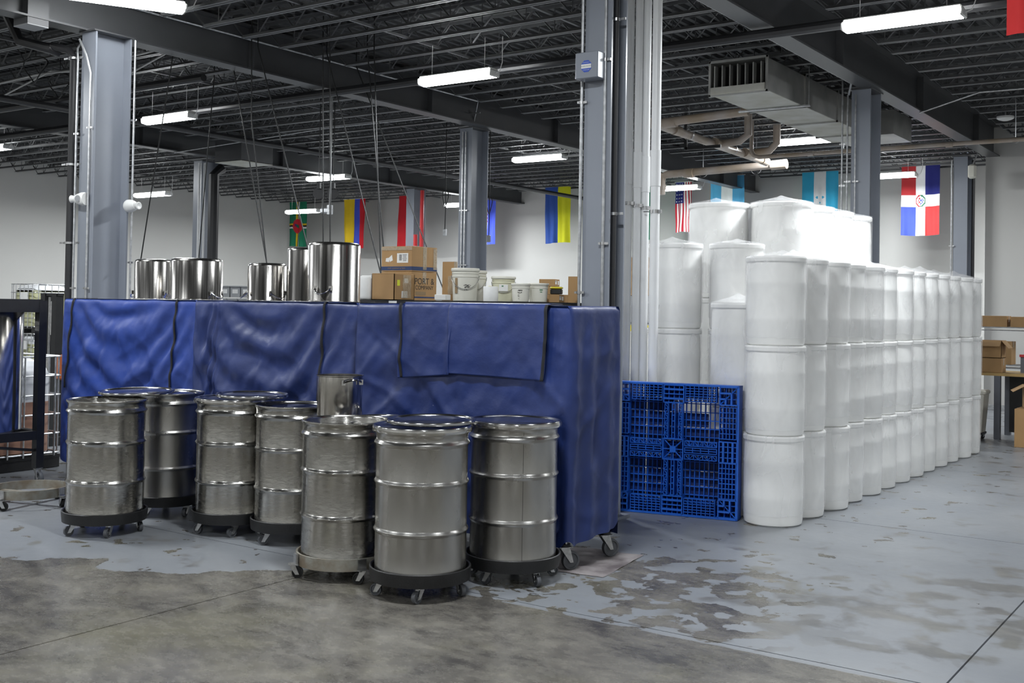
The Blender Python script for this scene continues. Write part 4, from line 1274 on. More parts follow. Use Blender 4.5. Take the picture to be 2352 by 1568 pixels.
# open box in front left
b = carton(-6.42, 7.35, RZ, 0.26, 0.27, 0.225, 'half open brown box with yellow tag and clear pouch, left of printed boxes', open_top=True, inn=True)
obj('sticker', MB().box((0.1315, -0.08, 0.15), (0.001, 0.035, 0.05)), 'yellow_green', b, smooth=False, label='small yellow tag')
obj('document_pouch', MB().grid(lambda u, v: (0.133 + 0.006 * abs(sin(u * 11 + v * 5)), -0.03 + u * 0.11, 0.02 + v * 0.2), 14, 20), 'tape', b)
obj('shipping_label', MB().box((0.1325, 0.0, 0.05), (0.001, 0.08, 0.06)), 'paper', b, smooth=False)
obj('shipping_label', MB().box((0.1325, 0.02, 0.17), (0.001, 0.05, 0.04)), 'paper', b, smooth=False)
carton(-6.035, 7.66, RZ, 0.13, 0.05, 0.345, 'narrow brown box right of the printed stack')
obj('document_pouch', MB().grid(lambda u, v: (0.004 * abs(sin(u * 9 + v * 6)), u * 0.10, v * 0.16), 10, 14), 'tape', loc=(-6.03, 7.632, RZ + 0.06), rz=radians(-90), label='clear pouch with papers stuck on the narrow brown box', cat='pouch')
obj('paper_block', MB().rbox((0, 0, 0.03), (0.12, 0.08, 0.05), 0.004), 'paper', loc=(-6.0, 7.52, RZ), label='small white box lying in front of the narrow brown box', cat='box')
# white wrapped roll
t = thing('wrapped_roll', 'white wrapped cylinder right of the largest stockpot', 'roll', (-6.67, 7.34, RZ), group='white wrapped cylinders')
obj('roll_wrap', MB().lathe([(0, 0), (0.09, 0), (0.100, 0.012), (0.102, 0.03), (0.102, 0.19), (0.096, 0.208), (0.08, 0.215), (0, 0.213)], 32), 'paper', t, ang=60)
m = MB()
va = atan2(-7.34, 6.67)
for k in range(5):
    m.box((0.1026 * cos(va + .35), 0.1026 * sin(va + .35), 0.15 - k * 0.012), (0.001, 0.045 - (k % 3) * .01, 0.004), rz=va + .35)
obj('printed_lines', m, 'ink_faded', t, smooth=False)

def bucket(x, y, z, r, h, label, mt='bucket', lidr=1.10, writing=None, handle=True, wa=0.0, group='white plastic buckets'):
    t = thing('bucket', label, 'bucket', (x, y, z), group=group)
    b0 = r * 0.88
    P = [(0, 0), (b0 - 0.004, 0), (b0, 0.004), (r * .96, h * .72), (r * 1.0, h * .73), (r * 1.0, h * .745), (r * .97, h * .75), (r * .975, h * .82), (r * 1.01, h * .83), (r * 1.01, h * .845), (r * .98, h * .85), (r * .99, h * .94), (0, h * .94)]
    obj('bucket_body', MB().lathe(P, 40), mt, t, ang=40)
    if lidr:
        P = [(r * 1.0, h * .90), (r * lidr * .98, h * .90), (r * lidr, h * .915), (r * lidr, h * .975), (r * lidr * .97, h), (r * .93, h), (r * .9, h * .985), (0, h * .985)]
        obj('bucket_lid', MB().lathe(P, 40), 'bucket', t, ang=40)
    va = viewang(x, y)
    if handle:
        pts = []
        for i in range(17):
            a = va - pi / 2 + pi * i / 16
            pts.append(((r * 1.03) * cos(a), (r * 1.03) * sin(a), h * .78 - 0.42 * h * sin(pi * i / 16)))
        obj('handle', MB().tube(pts, 0.003, 6), 'zinc', t)
    rr = random.Random(int(x * 1000))
    if writing:
        m = MB()
        for (zf, n, sz, a0) in writing:
            for k in range(n):
                a = va + a0 + wa + k * 0.085
                rad = (b0 + (r * .96 - b0) * zf / .72) + 0.0015
                m.box((rad * cos(a), rad * sin(a), h * zf + rr.uniform(-.003, .003)), (0.001, sz * rr.uniform(.5, 1), sz * rr.uniform(.4, 1.1)), rz=a)
        obj('handwriting', m, 'ink', t, smooth=False)
    return t
bk = bucket(-5.74, 7.50, RZ, 0.116, 0.280, 'largest white bucket with dark handwriting, right of the boxes', writing=[(.48, 7, .009, -.1), (.42, 5, .012, 0.0), (.34, 4, .007, -.05)], lidr=1.05)
obj('printed_mark', MB().box((0.110 * cos(viewang(-5.74, 7.50) - .75), 0.110 * sin(viewang(-5.74, 7.50) - .75), 0.13), (0.002, 0.028, 0.13), rz=viewang(-5.74, 7.50) - .75), 'ink_faded', bk, smooth=False)
bucket(-5.86, 7.79, RZ, 0.105, 0.272, 'white bucket half hidden behind the largest bucket', lidr=1.06)
b2 = bucket(-5.41, 7.60, RZ, 0.098, 0.212, 'cream bucket with wire handle and green printed label', mt='bucket_cream', lidr=1.08)
va = viewang(-5.41, 7.60)
o = obj('bucket_label', MB().box((0.0965 * cos(va), 0.0965 * sin(va), 0.115), (0.002, 0.075, 0.055), rz=va), 'paper', b2, smooth=False)
obj('green_print', MB().box((0.0982 * cos(va - .15), 0.0982 * sin(va - .15), 0.130), (0.001, 0.03, 0.010), rz=va - .15), 'ink_green', o, smooth=False)
t = thing('wrapped_roll', 'small white wrapped cylinder in front of the cream bucket', 'roll', (-5.33, 7.31, RZ))
obj('roll_wrap', MB().lathe([(0, 0), (0.059, 0), (0.062, 0.01), (0.062, 0.115), (0.058, 0.122), (0, 0.12)], 28), 'paper', t, ang=60)
b3 = bucket(-5.08, 7.38, RZ, 0.076, 0.148, 'squat white tub with handwritten ingredient list', lidr=1.05, handle=False, writing=[(.62, 6, .008, -.3), (.5, 6, .007, -.35), (.38, 2, .006, -.3), (.28, 2, .006, -.3), (.18, 2, .006, -.3)])
b4 = bucket(-5.03, 7.56, RZ, 0.082, 0.155, 'wide white tub with thick lid and small green print', lidr=1.08, handle=False)
va = viewang(-5.03, 7.56)
obj('green_print', MB().box((0.079 * cos(va + .3), 0.079 * sin(va + .3), 0.10), (0.002, 0.025, 0.008), rz=va + .3).box((0.0785 * cos(va + .3), 0.0785 * sin(va + .3), 0.083), (0.002, 0.018, 0.006), rz=va + .3), 'ink_green', b4, smooth=False)
def tote(x, y, z, label, s=1.0):
    t = thing('storage_tote', label, 'tote', (x, y, z), radians(20), group='black totes with yellow lids')
    obj('tote_body', MB().rbox((0, 0, 0.035 * s), (0.15 * s, 0.11 * s, 0.07 * s), 0.006), 'black_plastic', t)
    obj('tote_lid', MB().rbox((0, 0, 0.085 * s), (0.165 * s, 0.125 * s, 0.03 * s), 0.008), 'yellow', t)
tote(-5.69, 7.88, RZ + 0.058, 'black tote with yellow lid between the white buckets', 0.8)
obj('low_box', MB().rbox((0, 0, 0.028), (0.16, 0.12, 0.056), 0.004), 'card', loc=(-5.69, 7.88, RZ), rz=radians(20), label='low brown box under the tote between the buckets', cat='box')
# little stack of labelled brown boxes
def small_box(x, y, z, label, s=(0.13, 0.12, 0.066)):
    t = thing('small_box', label, 'box', (x, y, z), radians(12), group='small labelled brown boxes')
    obj('box_body', MB().rbox((0, 0, s[2] / 2), s, 0.002), 'card', t, smooth=False)
    o = obj('box_label', MB().box((s[0] / 2 + 0.001, -0.028, s[2] * .55), (0.001, 0.036, 0.032)), 'paper', t, smooth=False)
    obj('box_label', MB().box((s[0] / 2 + 0.001, 0.028, s[2] * .5), (0.001, 0.030, 0.034)), 'paper', t, smooth=False)
    obj('label_print', MB().box((s[0] / 2 + 0.002, -0.033, s[2] * .7), (0.001, 0.016, 0.006)), 'ink', o, smooth=False)
names = ['bottom', 'second', 'third', 'top']
small_box(-5.10, 7.84, RZ, 'small labelled box, bottom left of the little brown stack')
small_box(-5.10, 7.84, RZ + 0.068, 'small labelled box, second layer left of the little brown stack')
small_box(-5.105, 7.84, RZ + 0.136, 'small labelled box topmost of the little brown stack', (0.14, 0.12, 0.06))
small_box(-4.965, 7.88, RZ, 'small labelled box at right end of the little brown stack', (0.08, 0.11, 0.066))
tote(-4.955, 7.72, RZ + 0.068, 'black tote with yellow lid beside the foreground column', 0.62)
small_box(-4.955, 7.72, RZ, 'small labelled box under the right yellow lidded tote', (0.09, 0.11, 0.066))
obj('cardboard_sheet', MB().box((0, 0, 0.11), (0.09, 0.02, 0.22)), 'card', loc=(-4.875, 7.86, RZ), rz=radians(20), label='upright cardboard piece at left of the foreground column', cat='cardboard', smooth=False)

# grey bins seen between the pots
t = thing('bin_rack', 'rack of grey label-fronted bins seen between the stockpots', 'rack', (-12.75, 11.1, 0), radians(22))
obj('frame', MB().box((0, 0.1, 0.85), (1.3, 0.03, 1.7)).box((-0.62, 0, 0.85), (0.04, 0.2, 1.7)).box((0.62, 0, 0.85), (0.04, 0.2, 1.7)).box((0, 0, 1.60), (1.3, 0.24, 0.02)), 'steel_blue', t, smooth=False)
for r_ in range(2):
    for c_ in range(7):
        z0 = 1.615 + r_ * 0.185 - 0.0
        bb = obj('bin', MB().box((-0.52 + c_ * 0.17 + r_ * 0.04, -0.02, z0 + 0.075), (0.15, 0.2, 0.15)).box((-0.52 + c_ * 0.17 + r_ * 0.04, -0.03, z0 + 0.16), (0.16, 0.23, 0.015)), 'grey_bin', t, smooth=False)
        obj('bin_label', MB().box((-0.52 + c_ * 0.17 + r_ * 0.04, -0.122, z0 + 0.085), (0.085, 0.004, 0.06)), 'paper', bb, smooth=False)

# far rack seen between the white pipes
t = thing('pallet_rack', 'far black rack with yellow beams seen between white pipes', 'rack', (-8.4, 14.0, 0), radians(0))
for px in (0, 1.9):
    for py in (0, 0.8):
        obj('upright', MB().box((px, py, 1.15), (0.07, 0.07, 2.3)), 'black_steel', t, smooth=False)
for zz in (0.55, 1.45):
    obj('beam', MB().box((0.95, 0, zz), (1.9, 0.05, 0.09)), 'yellow', t, smooth=False)
    obj('deck', MB().box((0.95, 0.4, zz + 0.05), (1.9, 0.8, 0.02)), 'galv', t, smooth=False)
carton(-7.8, 14.4, 1.92, 0.9, 0.6, 0.55, 'large brown carton on far rack seen between the white pipes')
obj('packed_goods', MB().rbox((0, 0, 0.2), (1.4, 0.6, 0.40), 0.02), 'grey_bin', loc=(-7.5, 14.4, 1.51), label='grey wrapped goods under the carton on the far rack', cat='package')

# ================================================================== LEFT EDGE THINGS
# framed steel tank
t = thing('tank_cart', 'black framed wheeled steel tank at the left edge', 'tank', (-9.90, 5.58, 0))
fw, fd = 0.84, 0.80
m_ = MB
for sx in (-1, 1):
    for sy in (-1, 1):
        obj('frame_post', MB().box((sx * (fw / 2 - 0.04), sy * (fd / 2 - 0.04), 0.93), (0.075, 0.075, 1.56)), 'black_steel', t, smooth=False)
        add_caster(t, CM_BIG, (sx * (fw / 2 - 0.04), sy * (fd / 2 - 0.04), 0), 2.0 + sx)
for zz, hh in ((1.66, 0.12), (0.46, 0.08)):
    for sx in (-1, 1):
        obj('frame_rail', MB().box((sx * (fw / 2 - 0.04), 0, zz), (0.07, fd - 0.15, hh)), 'black_steel', t, smooth=False)
    for sy in (-1, 1):
        obj('frame_rail', MB().box((0, sy * (fd / 2 - 0.04), zz), (fw - 0.15, 0.07, hh)), 'black_steel', t, smooth=False)
for sx in (-1, 1):
    obj('frame_brace', MB().tube([(sx * (fw / 2 - 0.04), -fd / 2 + .05, 0.42), (sx * (fw / 2 - 0.04), fd / 2 - .08, 0.32)], 0.015, 6), 'black_steel', t)
obj('tank_shell', MB().lathe([(0, 0.44), (0.1, 0.47), (0.34, 0.475), (0.362, 0.49), (0.362, 1.62), (0.345, 1.64), (0, 1.66)], 56), 'steel_polished', t, ang=50)
obj('tank_outlet', MB().cyl((0, 0, 0.30), (0, 0, 0.45), 0.03, 14).lathe([(0.0, 0.0), (0.2, 0.02), (0.30, 0.10)], 40, (0, 0, 0.40)), 'steel_polished', t)
obj('tank_label', MB().box((0.364 * cos(-1.0), 0.364 * sin(-1.0), 1.45), (0.002, 0.06, 0.09), rz=-1.0), 'yellow_green', t, smooth=False)

def ibc(x, y, z, label, fill, level, rz=0, sx=1.0, sy=1.0, h=1.0, base='black_plastic'):
    t = thing('bulk_tote', label, 'tank', (x, y, z), rz)
    def ring(k, zz, r=0.14):
        a, b = sx / 2 - k, sy / 2 - k
        pts = []
        for cx, cy, a0 in ((a - r, b - r, 0), (-a + r, b - r, pi / 2), (-a + r, -b + r, pi), (a - r, -b + r, 3 * pi / 2)):
            for i in range(6):
                q = a0 + pi / 2 * i / 5
                pts.append((cx + r * cos(q), cy + r * sin(q), zz))
        return pts
    zs = [(0.12, 0.14), (0.05, 0.17), (0.05, 0.14 + h * level)]
    def loft(lv, cap0, cap1):
        vs, fs = [], []
        for k, zz in lv:
            vs += ring(k, zz)
        n = 24
        for a in range(len(lv) - 1):
            for i in range(n):
                fs.append((a * n + i, a * n + (i + 1) % n, (a + 1) * n + (i + 1) % n, (a + 1) * n + i))
        if cap0: fs.append(tuple(range(n - 1, -1, -1)))
        if cap1: fs.append(tuple((len(lv) - 1) * n + i for i in range(n)))
        return MB().add(vs, fs)
    obj('filled_part', loft(zs, True, False), fill, t, ang=50)
    obj('tank_top', loft([(0.05, 0.14 + h * level), (0.05, h * .86 + .1), (0.09, h * .97 + .1), (0.2, h * 1.0 + .12)], False, True), 'ibc_white', t, ang=60)
    obj('tank_cap', MB().cyl((0, 0, h + .12), (0, 0, h + .16), 0.09, 20), 'black_plastic', t)
    m = MB().box((0, 0, 0.12), (sx, sy, 0.03))
    for a in (-1, 0, 1):
        m.box((a * (sx / 2 - 0.06), 0, 0.055), (0.1, sy, 0.10))
    obj('pallet_base', m, base, t, smooth=False)
    m = MB()
    for k in range(6):
        zz = 0.16 + k * (h - 0.02) / 5
        m.tube(ring(-0.005, zz, 0.06), 0.010, 6, closed=True)
    for s in (-1, 1):
        for k in range(6):
            xx = -sx / 2 + 0.08 + k * (sx - 0.16) / 5
            m.cyl((xx, s * (sy / 2 + 0.015), 0.13), (xx, s * (sy / 2 + 0.015), 0.16 + h - .02), 0.009, 6)
            yy = -sy / 2 + 0.08 + k * (sy - 0.16) / 5
            m.cyl((s * (sx / 2 + 0.015), yy, 0.13), (s * (sx / 2 + 0.015), yy, 0.16 + h - .02), 0.009, 6)
    obj('cage', m, 'galv', t)
    obj('tank_plate', MB().box((sx * .1, -sy / 2 - 0.028, h * .85), (0.3, 0.004, 0.2)), 'paper', t, smooth=False)
    return t
ibc(-10.84, 6.20, 0, 'caged bulk tank half full of tan liquid, left of carts', 'ibc_pink', 0.54)
ibc(-24.0, 15.0, 0.93, 'upper cream-filled caged bulk tank far at left near wall', 'ibc_cream', 0.86)
ibc(-24.0, 15.0, -0.19 + 0.19, 'lower caged bulk tank under the cream-filled one at left', 'ibc_cream', 0.7, h=0.78)
# pallet stacker mast
t = thing('stacker_mast', 'black lift mast with chrome rods beside the left cart', 'lift', (-12.10, 7.69, 0), radians(58 - 90 + 32))
for s in (-1, 1):
    obj('mast_upright', MB().box((s * 0.115, 0, 0.93), (0.09, 0.10, 1.72)), 'black_steel', t, smooth=False)
for c_, d_ in (((0, 0.0, 1.78), (0.36, 0.08, 0.03)), ((0, 0, 0.9), (0.3, 0.05, 0.04))):
    obj('mast_crossbar', MB().box(c_, d_), 'black_steel', t, smooth=False)
obj('mast_base', MB().box((0, 0, 0.05), (0.5, 0.5, 0.10)), 'black_steel', t, smooth=False)
obj('mast_rod', MB().cyl((-0.02, -0.02, 0.1), (-0.02, -0.02, 1.75), 0.012, 10).cyl((0.03, -0.02, 1.3), (0.03, -0.02, 1.7), 0.018, 10).cyl((0.0, -0.03, 0.75), (0, -0.03, 1.05), 0.035, 12), 'zinc', t)
obj('safety_cover', MB().rbox((0.21, 0.05, 0.92), (0.06, 0.2, 0.30), 0.02), 'orange', t, label='orange guard')

# ================================================================== WHITE BAGGED DRUMS
def wdrum_meshes(r, h, seed):
    P = [(0, 0), (r * .90, 0), (r * .97, 0.012), (r * .995, 0.04), (r, h * .28), (r * 1.012, h * .30), (r, h * .32), (r, h * .68), (r * 1.012, h * .70), (r, h * .72), (r * .985, h - 0.075),
         (r * .96, h - 0.05), (r * 1.0, h - 0.046), (r * 1.035, h - 0.04), (r * 1.04, h - 0.012), (r * 1.01, h), (r * .9, h), (r * .88, h - 0.012), (0, h - 0.012)]
    body = mesh('drum_body', MB().lathe(P, 64), 'white_plastic', ang=30)
    # bag
    nz_, na = 26, 64
    def bag(tip):
        m = MB()
        prof = []
        L = h * (0.86 + 0.10 * rnd.random())
        for j in range(nz_ + 1):
            prof.append(h + 0.004 - L * j / nz_)
        vs = []
        sd = seed + rnd.random() * 9
        for j, zz in enumerate(prof):
            q = j / nz_
            for i in range(na):
                a = 2 * pi * i / na
                ca, sa = cos(a), sin(a)
                wr = noise.noise(Vector((ca * 3 + sd, sa * 3, zz * 2.2))) + 0.6 * noise.noise(Vector((ca * 8 + sd, sa * 8, zz * 3 + sd)))
                ru = r * 1.043 + 0.0035 - 0.003 * q + 0.006 * q * wr + (0.006 * max(0, q - 0.7) / 0.3)
                if q > 0.85:
                    ru -= 0.010 * (q - 0.85) / 0.15 * (1 + wr)
                ru = max(ru, r * 1.014 + 0.002)
                zo = 0.015 * noise.noise(Vector((ca * 2 + sd, sa * 2, 5))) * q
                vs.append((ru * ca, ru * sa, zz + zo))
        # roof of the bag : rings to tuft
        rings = 7
        tx, ty = 0.06 * cos(sd * 3), 0.06 * sin(sd * 3)
        for k in range(1, rings + 1):
            q = k / rings
            for i in range(na):
                a = 2 * pi * i / na
                rr = (r * 1.043 + 0.0035) * (1 - q) + 0.006 * q
                zz = h + (0.006 if tip else 0.001) + tip * (0.75 * q + 0.25 * q ** 6) + (0.006 if tip else 0) * noise.noise(Vector((cos(a) * 4 + sd, sin(a) * 4, q * 5))) * sin(pi * q)
                vs.append((rr * cos(a) + tx * q, rr * sin(a) + ty * q, zz))
        fs = []
        for j in range(nz_):
            for i in range(na):
                i2 = (i + 1) % na
                fs.append((j * na + i, (j + 1) * na + i, (j + 1) * na + i2, j * na + i2))
        o = (nz_ + 1) * na
        prev = 0
        for k in range(rings):
            cur = o + k * na
            for i in range(na):
                i2 = (i + 1) % na
                fs.append((prev + i2, cur + i2, cur + i, prev + i))
            prev = cur
        fs.append(tuple(prev + i for i in range(na)))
        m.add(vs, fs)
        return mesh('plastic_bag', m, 'bag', ang=60)
    return body, bag
SM, LG, MD, TL = (0.236, 0.722), (0.284, 0.918), (0.240, 0.775), (0.245, 0.893)
kinds = {}
for key, (r, h) in (('SM', SM), ('LG', LG), ('MD', MD), ('TL', TL)):
    body, bag = wdrum_meshes(r, h, len(kinds) * 5.3)
    flat = [bag(0.0) for k in range(4 if key in ('SM',) else 3)]
    tipd = [bag(0.05 + 0.015 * k) for k in range(3)]
    kinds[key] = (body, flat, tipd, h)
tiers = ['bottom', 'second', 'third']
wn = 0
def wstack(key, x, y, n, lab, group, tilt=0.0):
    global wn
    body, flat, tipd, h = kinds[key]
    for k in range(n):
        top = k == n - 1
        tn = ['bottom', 'middle', 'top'][k] if n == 3 else ['bottom', 'top'][k]
        jx_, jy_ = rnd.uniform(-.008, .008), rnd.uniform(-.008, .008)
        t = thing('bagged_drum', 'white bagged drum, %s of %s' % (tn, lab), 'drum', (x + jx_, y + jy_, k * h), rnd.uniform(0, 6.28), group=group)
        obj('drum_body', body, None, t)
        obj('plastic_bag', rnd.choice(tipd if top else flat), None, t, (0, 0, 0.001 if not top else 0))
        wn += 1
NROW = 13
for i in range(NROW):
    q = i / (NROW - 1)
    x = -3.41 + 0.07 * q + rnd.uniform(-0.02, 0.02)
    y = 8.66 + 5.95 * q
    nm = 'nearest stack of the long front row' if i == 0 else ('farthest stack of the long front row' if i == NROW - 1 else '%s stack of the long front row' % ORD[i])
    wstack('SM', x, y, 3, nm, 'bagged white drums of the front row')
tl = ['leftmost tall stack behind the row', 'tall pointed stack behind the nearest front stack', 'third tall stack of the rear row', 'fourth tall stack of the rear row', 'farthest tall stack of the rear row', ]
for i, (x, y) in enumerate([(-4.53, 9.98), (-3.955, 10.12), (-3.955, 10.72), (-3.955, 11.32), (-3.955, 11.92)]):
    wstack('LG', x, y, 3, tl[i], 'tall bagged drums of the rear row')
wstack('MD', -4.60, 9.19, 3, 'left stack above the blue pallet', 'bagged drums behind the blue pallet')
wstack('MD', -4.09, 9.40, 3, 'right stack above the blue pallet', 'bagged drums behind the blue pallet')
wstack('TL', -3.84, 8.93, 2, 'short stack squeezed behind the pallet', 'bagged drums behind the blue pallet')

# ================================================================== BLUE PLASTIC PALLET
t = thing('plastic_pallet', 'blue plastic pallet standing on edge against the white drums', 'pallet', (-4.205, 8.385, 0.003), radians(14), rot=(radians(-1.2), 0, radians(12)))
PW, PH, PD = 1.10, 1.10, 0.145
def bars(m, rects, y0, y1):
    for (x0, z0, x1, z1) in rects:
        m.box(((x0 + x1) / 2, (y0 + y1) / 2, (z0 + z1) / 2), (x1 - x0, y1 - y0, z1 - z0))
# outline (front skid frame)
H2 = PW / 2
fr = MB()
rim = 0.014
bars(fr, [(-H2, 0, -H2 + rim, PH), (H2 - rim, 0, H2, PH), (-H2, 0, H2, rim), (-H2, PH - rim, H2, PH)], 0, PD)
obj('outer_rim', fr, 'blue_pallet', t, smooth=False)
# openings between skids
op = [(-0.37, 0.155, -0.085, 0.45), (0.085, 0.155, 0.37, 0.45), (-0.37, 0.64, -0.085, 0.93), (0.085, 0.64, 0.37, 0.93)]
def lattice(x0, z0, x1, z1, nx, nz, th=0.006, diag=False):
    m = MB()
    for i in range(nx + 1):
        x = x0 + (x1 - x0) * i / nx
        m.box((x, 0.03, (z0 + z1) / 2), (th, 0.06, z1 - z0))
    for j in range(nz + 1):
        z = z0 + (z1 - z0) * j / nz
        m.box(((x0 + x1) / 2, 0.03, z), (x1 - x0, 0.06, th))
    if diag:
        k = max(nx, nz)
        for i in range(k):
            a, b = i / k, (i + 1) / k
            if (x1 - x0) > (z1 - z0):
                p, q = (x0 + (x1 - x0) * a, z0 if i % 2 else z1), (x0 + (x1 - x0) * b, z1 if i % 2 else z0)
            else:
                p, q = (x0 if i % 2 else x1, z0 + (z1 - z0) * a), (x1 if i % 2 else x0, z0 + (z1 - z0) * b)
            m.tube([(p[0], 0.006, p[1]), (q[0], 0.006, q[1])], 0.003, 4)
    return m
# skid runners: two vertical edges, centre vertical, top, bottom, centre horizontal
for nm, m in (('skid_runner', lattice(-0.53, 0.17, -0.39, 0.46, 5, 7, 0.005)), ('skid_runner', lattice(0.39, 0.17, 0.53, 0.46, 5, 7, 0.005)),
              ('skid_runner', lattice(-0.53, 0.66, -0.39, 0.92, 5, 6, 0.005)), ('skid_runner', lattice(0.39, 0.66, 0.53, 0.92, 5, 6, 0.005)),
              ('skid_runner', lattice(-0.36, 0.015, -0.10, 0.15, 7, 6, 0.005)), ('skid_runner', lattice(0.10, 0.015, 0.36, 0.15, 7, 6, 0.005)),
              ('skid_runner', lattice(-0.36, 0.955, -0.10, 1.085, 7, 6, 0.005)), ('skid_runner', lattice(0.10, 0.955, 0.36, 1.085, 7, 6, 0.005)),
              ('skid_runner', lattice(-0.37, 0.475, -0.10, 0.515, 7, 1, 0.005, True)), ('skid_runner', lattice(0.10, 0.475, 0.37, 0.515, 7, 1, 0.005, True)),
              ('skid_runner', lattice(-0.37, 0.585, -0.10, 0.625, 7, 1, 0.005, True)), ('skid_runner', lattice(0.10, 0.585, 0.37, 0.625, 7, 1, 0.005, True)),
              ('skid_runner', lattice(-0.37, 0.53, -0.10, 0.57, 4, 2, 0.006)), ('skid_runner', lattice(0.10, 0.53, 0.37, 0.57, 4, 2, 0.006)),
              ('skid_runner', lattice(-0.075, 0.17, -0.045, 0.46, 1, 7, 0.005, True)), ('skid_runner', lattice(0.045, 0.17, 0.075, 0.46, 1, 7, 0.005, True)),
              ('skid_runner', lattice(-0.075, 0.64, -0.045, 0.93, 1, 7, 0.005, True)), ('skid_runner', lattice(0.045, 0.64, 0.075, 0.93, 1, 7, 0.005, True)),
              ('skid_runner', lattice(-0.012, 0.17, 0.012, 0.46, 1, 6, 0.006)), ('skid_runner', lattice(-0.012, 0.64, 0.012, 0.93, 1, 6, 0.006))):
    obj(nm, m, 'blue_pallet', t, smooth=False)
# blocks: deep boxes with dark pockets between ribs
def block(x0, z0, x1, z1, kind):
    m = MB()
    th = 0.009
    bars(m, [(x0, z0, x0 + th, z1), (x1 - th, z0, x1, z1), (x0, z0, x1, z0 + th), (x0, z1 - th, x1, z1)], -0.002, PD)
    cx, cz = (x0 + x1) / 2, (z0 + z1) / 2
    if kind == 'h':
        for k in (1, 2, 3):
            z = z0 + (z1 - z0) * k / 4
            m.box((cx, 0.03, z), (x1 - x0, 0.07, 0.016 if k != 2 else 0.008))
        for k in (1, 2, 3):
            x = x0 + (x1 - x0) * k / 4
            m.box((x, 0.05, cz), (0.006, 0.08, z1 - z0))
    elif kind == 'v':
        for k in (1, 2, 3):
            x = x0 + (x1 - x0) * k / 4
            m.box((x, 0.03, cz), (0.016 if k != 2 else 0.008, 0.07, z1 - z0))
        for k in (1, 2, 3):
            z = z0 + (z1 - z0) * k / 4
            m.box((cx, 0.05, z), (x1 - x0, 0.08, 0.006))
    elif kind == 'c':
        m.box((cx, 0.03, cz), (0.05, 0.07, 0.05))
        for a in range(8):
            q = a * pi / 4
            m.tube([(cx, 0.01, cz), (cx + 0.09 * cos(q) * (1.25 if a % 2 else 1), 0.01, cz + 0.09 * sin(q) * (1.25 if a % 2 else 1))], 0.005, 4)
    else:
        sx, sz = kind
        # corner: two L shaped bands and a diagonal
        for f in (0.35, 0.66):
            xx = x0 + (x1 - x0) * (1 - f) if sx > 0 else x0 + (x1 - x0) * f
            zz = z0 + (z1 - z0) * (1 - f) if sz > 0 else z0 + (z1 - z0) * f
            xi, zi = (x0 if sx > 0 else x1), (z0 if sz > 0 else z1)
            m.box(((xi + xx) / 2, 0.03, zz), (abs(xx - xi), 0.07, 0.014))
            m.box((xx, 0.03, (zi + zz) / 2), (0.014, 0.07, abs(zz - zi)))
        m.tube([(x0 if sx > 0 else x1, 0.01, z0 if sz > 0 else z1), (x1 if sx > 0 else x0, 0.01, z1 if sz > 0 else z0)], 0.005, 4)
        for k in (1, 2):
            m.box((x0 + (x1 - x0) * k / 3, 0.06, cz), (0.005, 0.08, z1 - z0))
            m.box((cx, 0.06, z0 + (z1 - z0) * k / 3), (x1 - x0, 0.08, 0.005))
    obj('pallet_block', m, 'blue_pallet', t, smooth=False)
B = 0.155
block(-0.54, 0.01, -0.54 + B, 0.01 + B, (-1, -1)); block(0.54 - B, 0.01, 0.54, 0.01 + B, (1, -1))
block(-0.54, 1.09 - B, -0.54 + B, 1.09, (-1, 1)); block(0.54 - B, 1.09 - B, 0.54, 1.09, (1, 1))
block(-0.09, 0.01, 0.09, 0.165, 'h'); block(-0.09, 0.935, 0.09, 1.09, 'h')
block(-0.54, 0.46, -0.385, 0.64, 'v'); block(0.385, 0.46, 0.54, 0.64, 'v')
block(-0.09, 0.46, 0.09, 0.64, 'c')
# deck grid at the back
m = MB()
for k in range(27):
    x = -H2 + 0.02 + k * (PW - 0.04) / 26
    m.box((x, PD - 0.02, PH / 2), (0.006, 0.035, PH - 0.03))
for k in range(16):
    z = 0.03 + k * (PH - 0.06) / 15
    m.box((0, PD - 0.02, z), (PW - 0.03, 0.035, 0.006))
tag(obj('deck_grid', m, 'blue_pallet', t, smooth=False), kind='stuff')
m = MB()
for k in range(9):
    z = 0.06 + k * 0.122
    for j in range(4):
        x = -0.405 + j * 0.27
        if k == 0 and j == 0: pad = mesh('deck_pad', MB().box((0, 0, 0), (0.266, 0.004, 0.117)), 'shaded_deck', False)
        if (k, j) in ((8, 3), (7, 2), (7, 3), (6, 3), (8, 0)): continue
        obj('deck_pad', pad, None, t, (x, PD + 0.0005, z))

# ================================================================== RIGHT EDGE: BENCH AND SHELVES
t = thing('work_bench', 'grey steel legged bench with wooden top at right edge', 'bench', (-3.40, 16.45, 0))
obj('bench_top', MB().box((0.74, 0.4, 0.90), (1.87, 0.8, 0.04)), 'wood', t, smooth=False)
for px in (0.12, 1.5):
    for py in (0.04, 0.76):
        obj('leg', MB().box((px, py, 0.44), (0.08, 0.08, 0.88)), 'steel_blue', t, smooth=False)
obj('back_panel', MB().box((0.9, 0.70, 0.45), (1.5, 0.03, 0.80)), 'black_steel', t, smooth=False)
obj('lower_shelf', MB().box((0.95, 0.5, 0.58), (1.0, 0.6, 0.03)), 'wood', t, smooth=False)
t2 = thing('shelf_riser', 'shelf with red edge standing on the bench at right', 'shelf', (-3.05, 16.75, 0.92))
obj('shelf_board', MB().box((0.5, 0.2, 0.24), (1.0, 0.4, 0.02)), 'steel_blue', t2, smooth=False)
obj('red_edge', MB().box((0.5, -0.003, 0.24), (1.0, 0.01, 0.035)), 'red', t2, smooth=False)
obj('shelf_side', MB().box((0.06, 0.2, 0.115), (0.10, 0.36, 0.23)), 'steel_blue', t2, smooth=False)
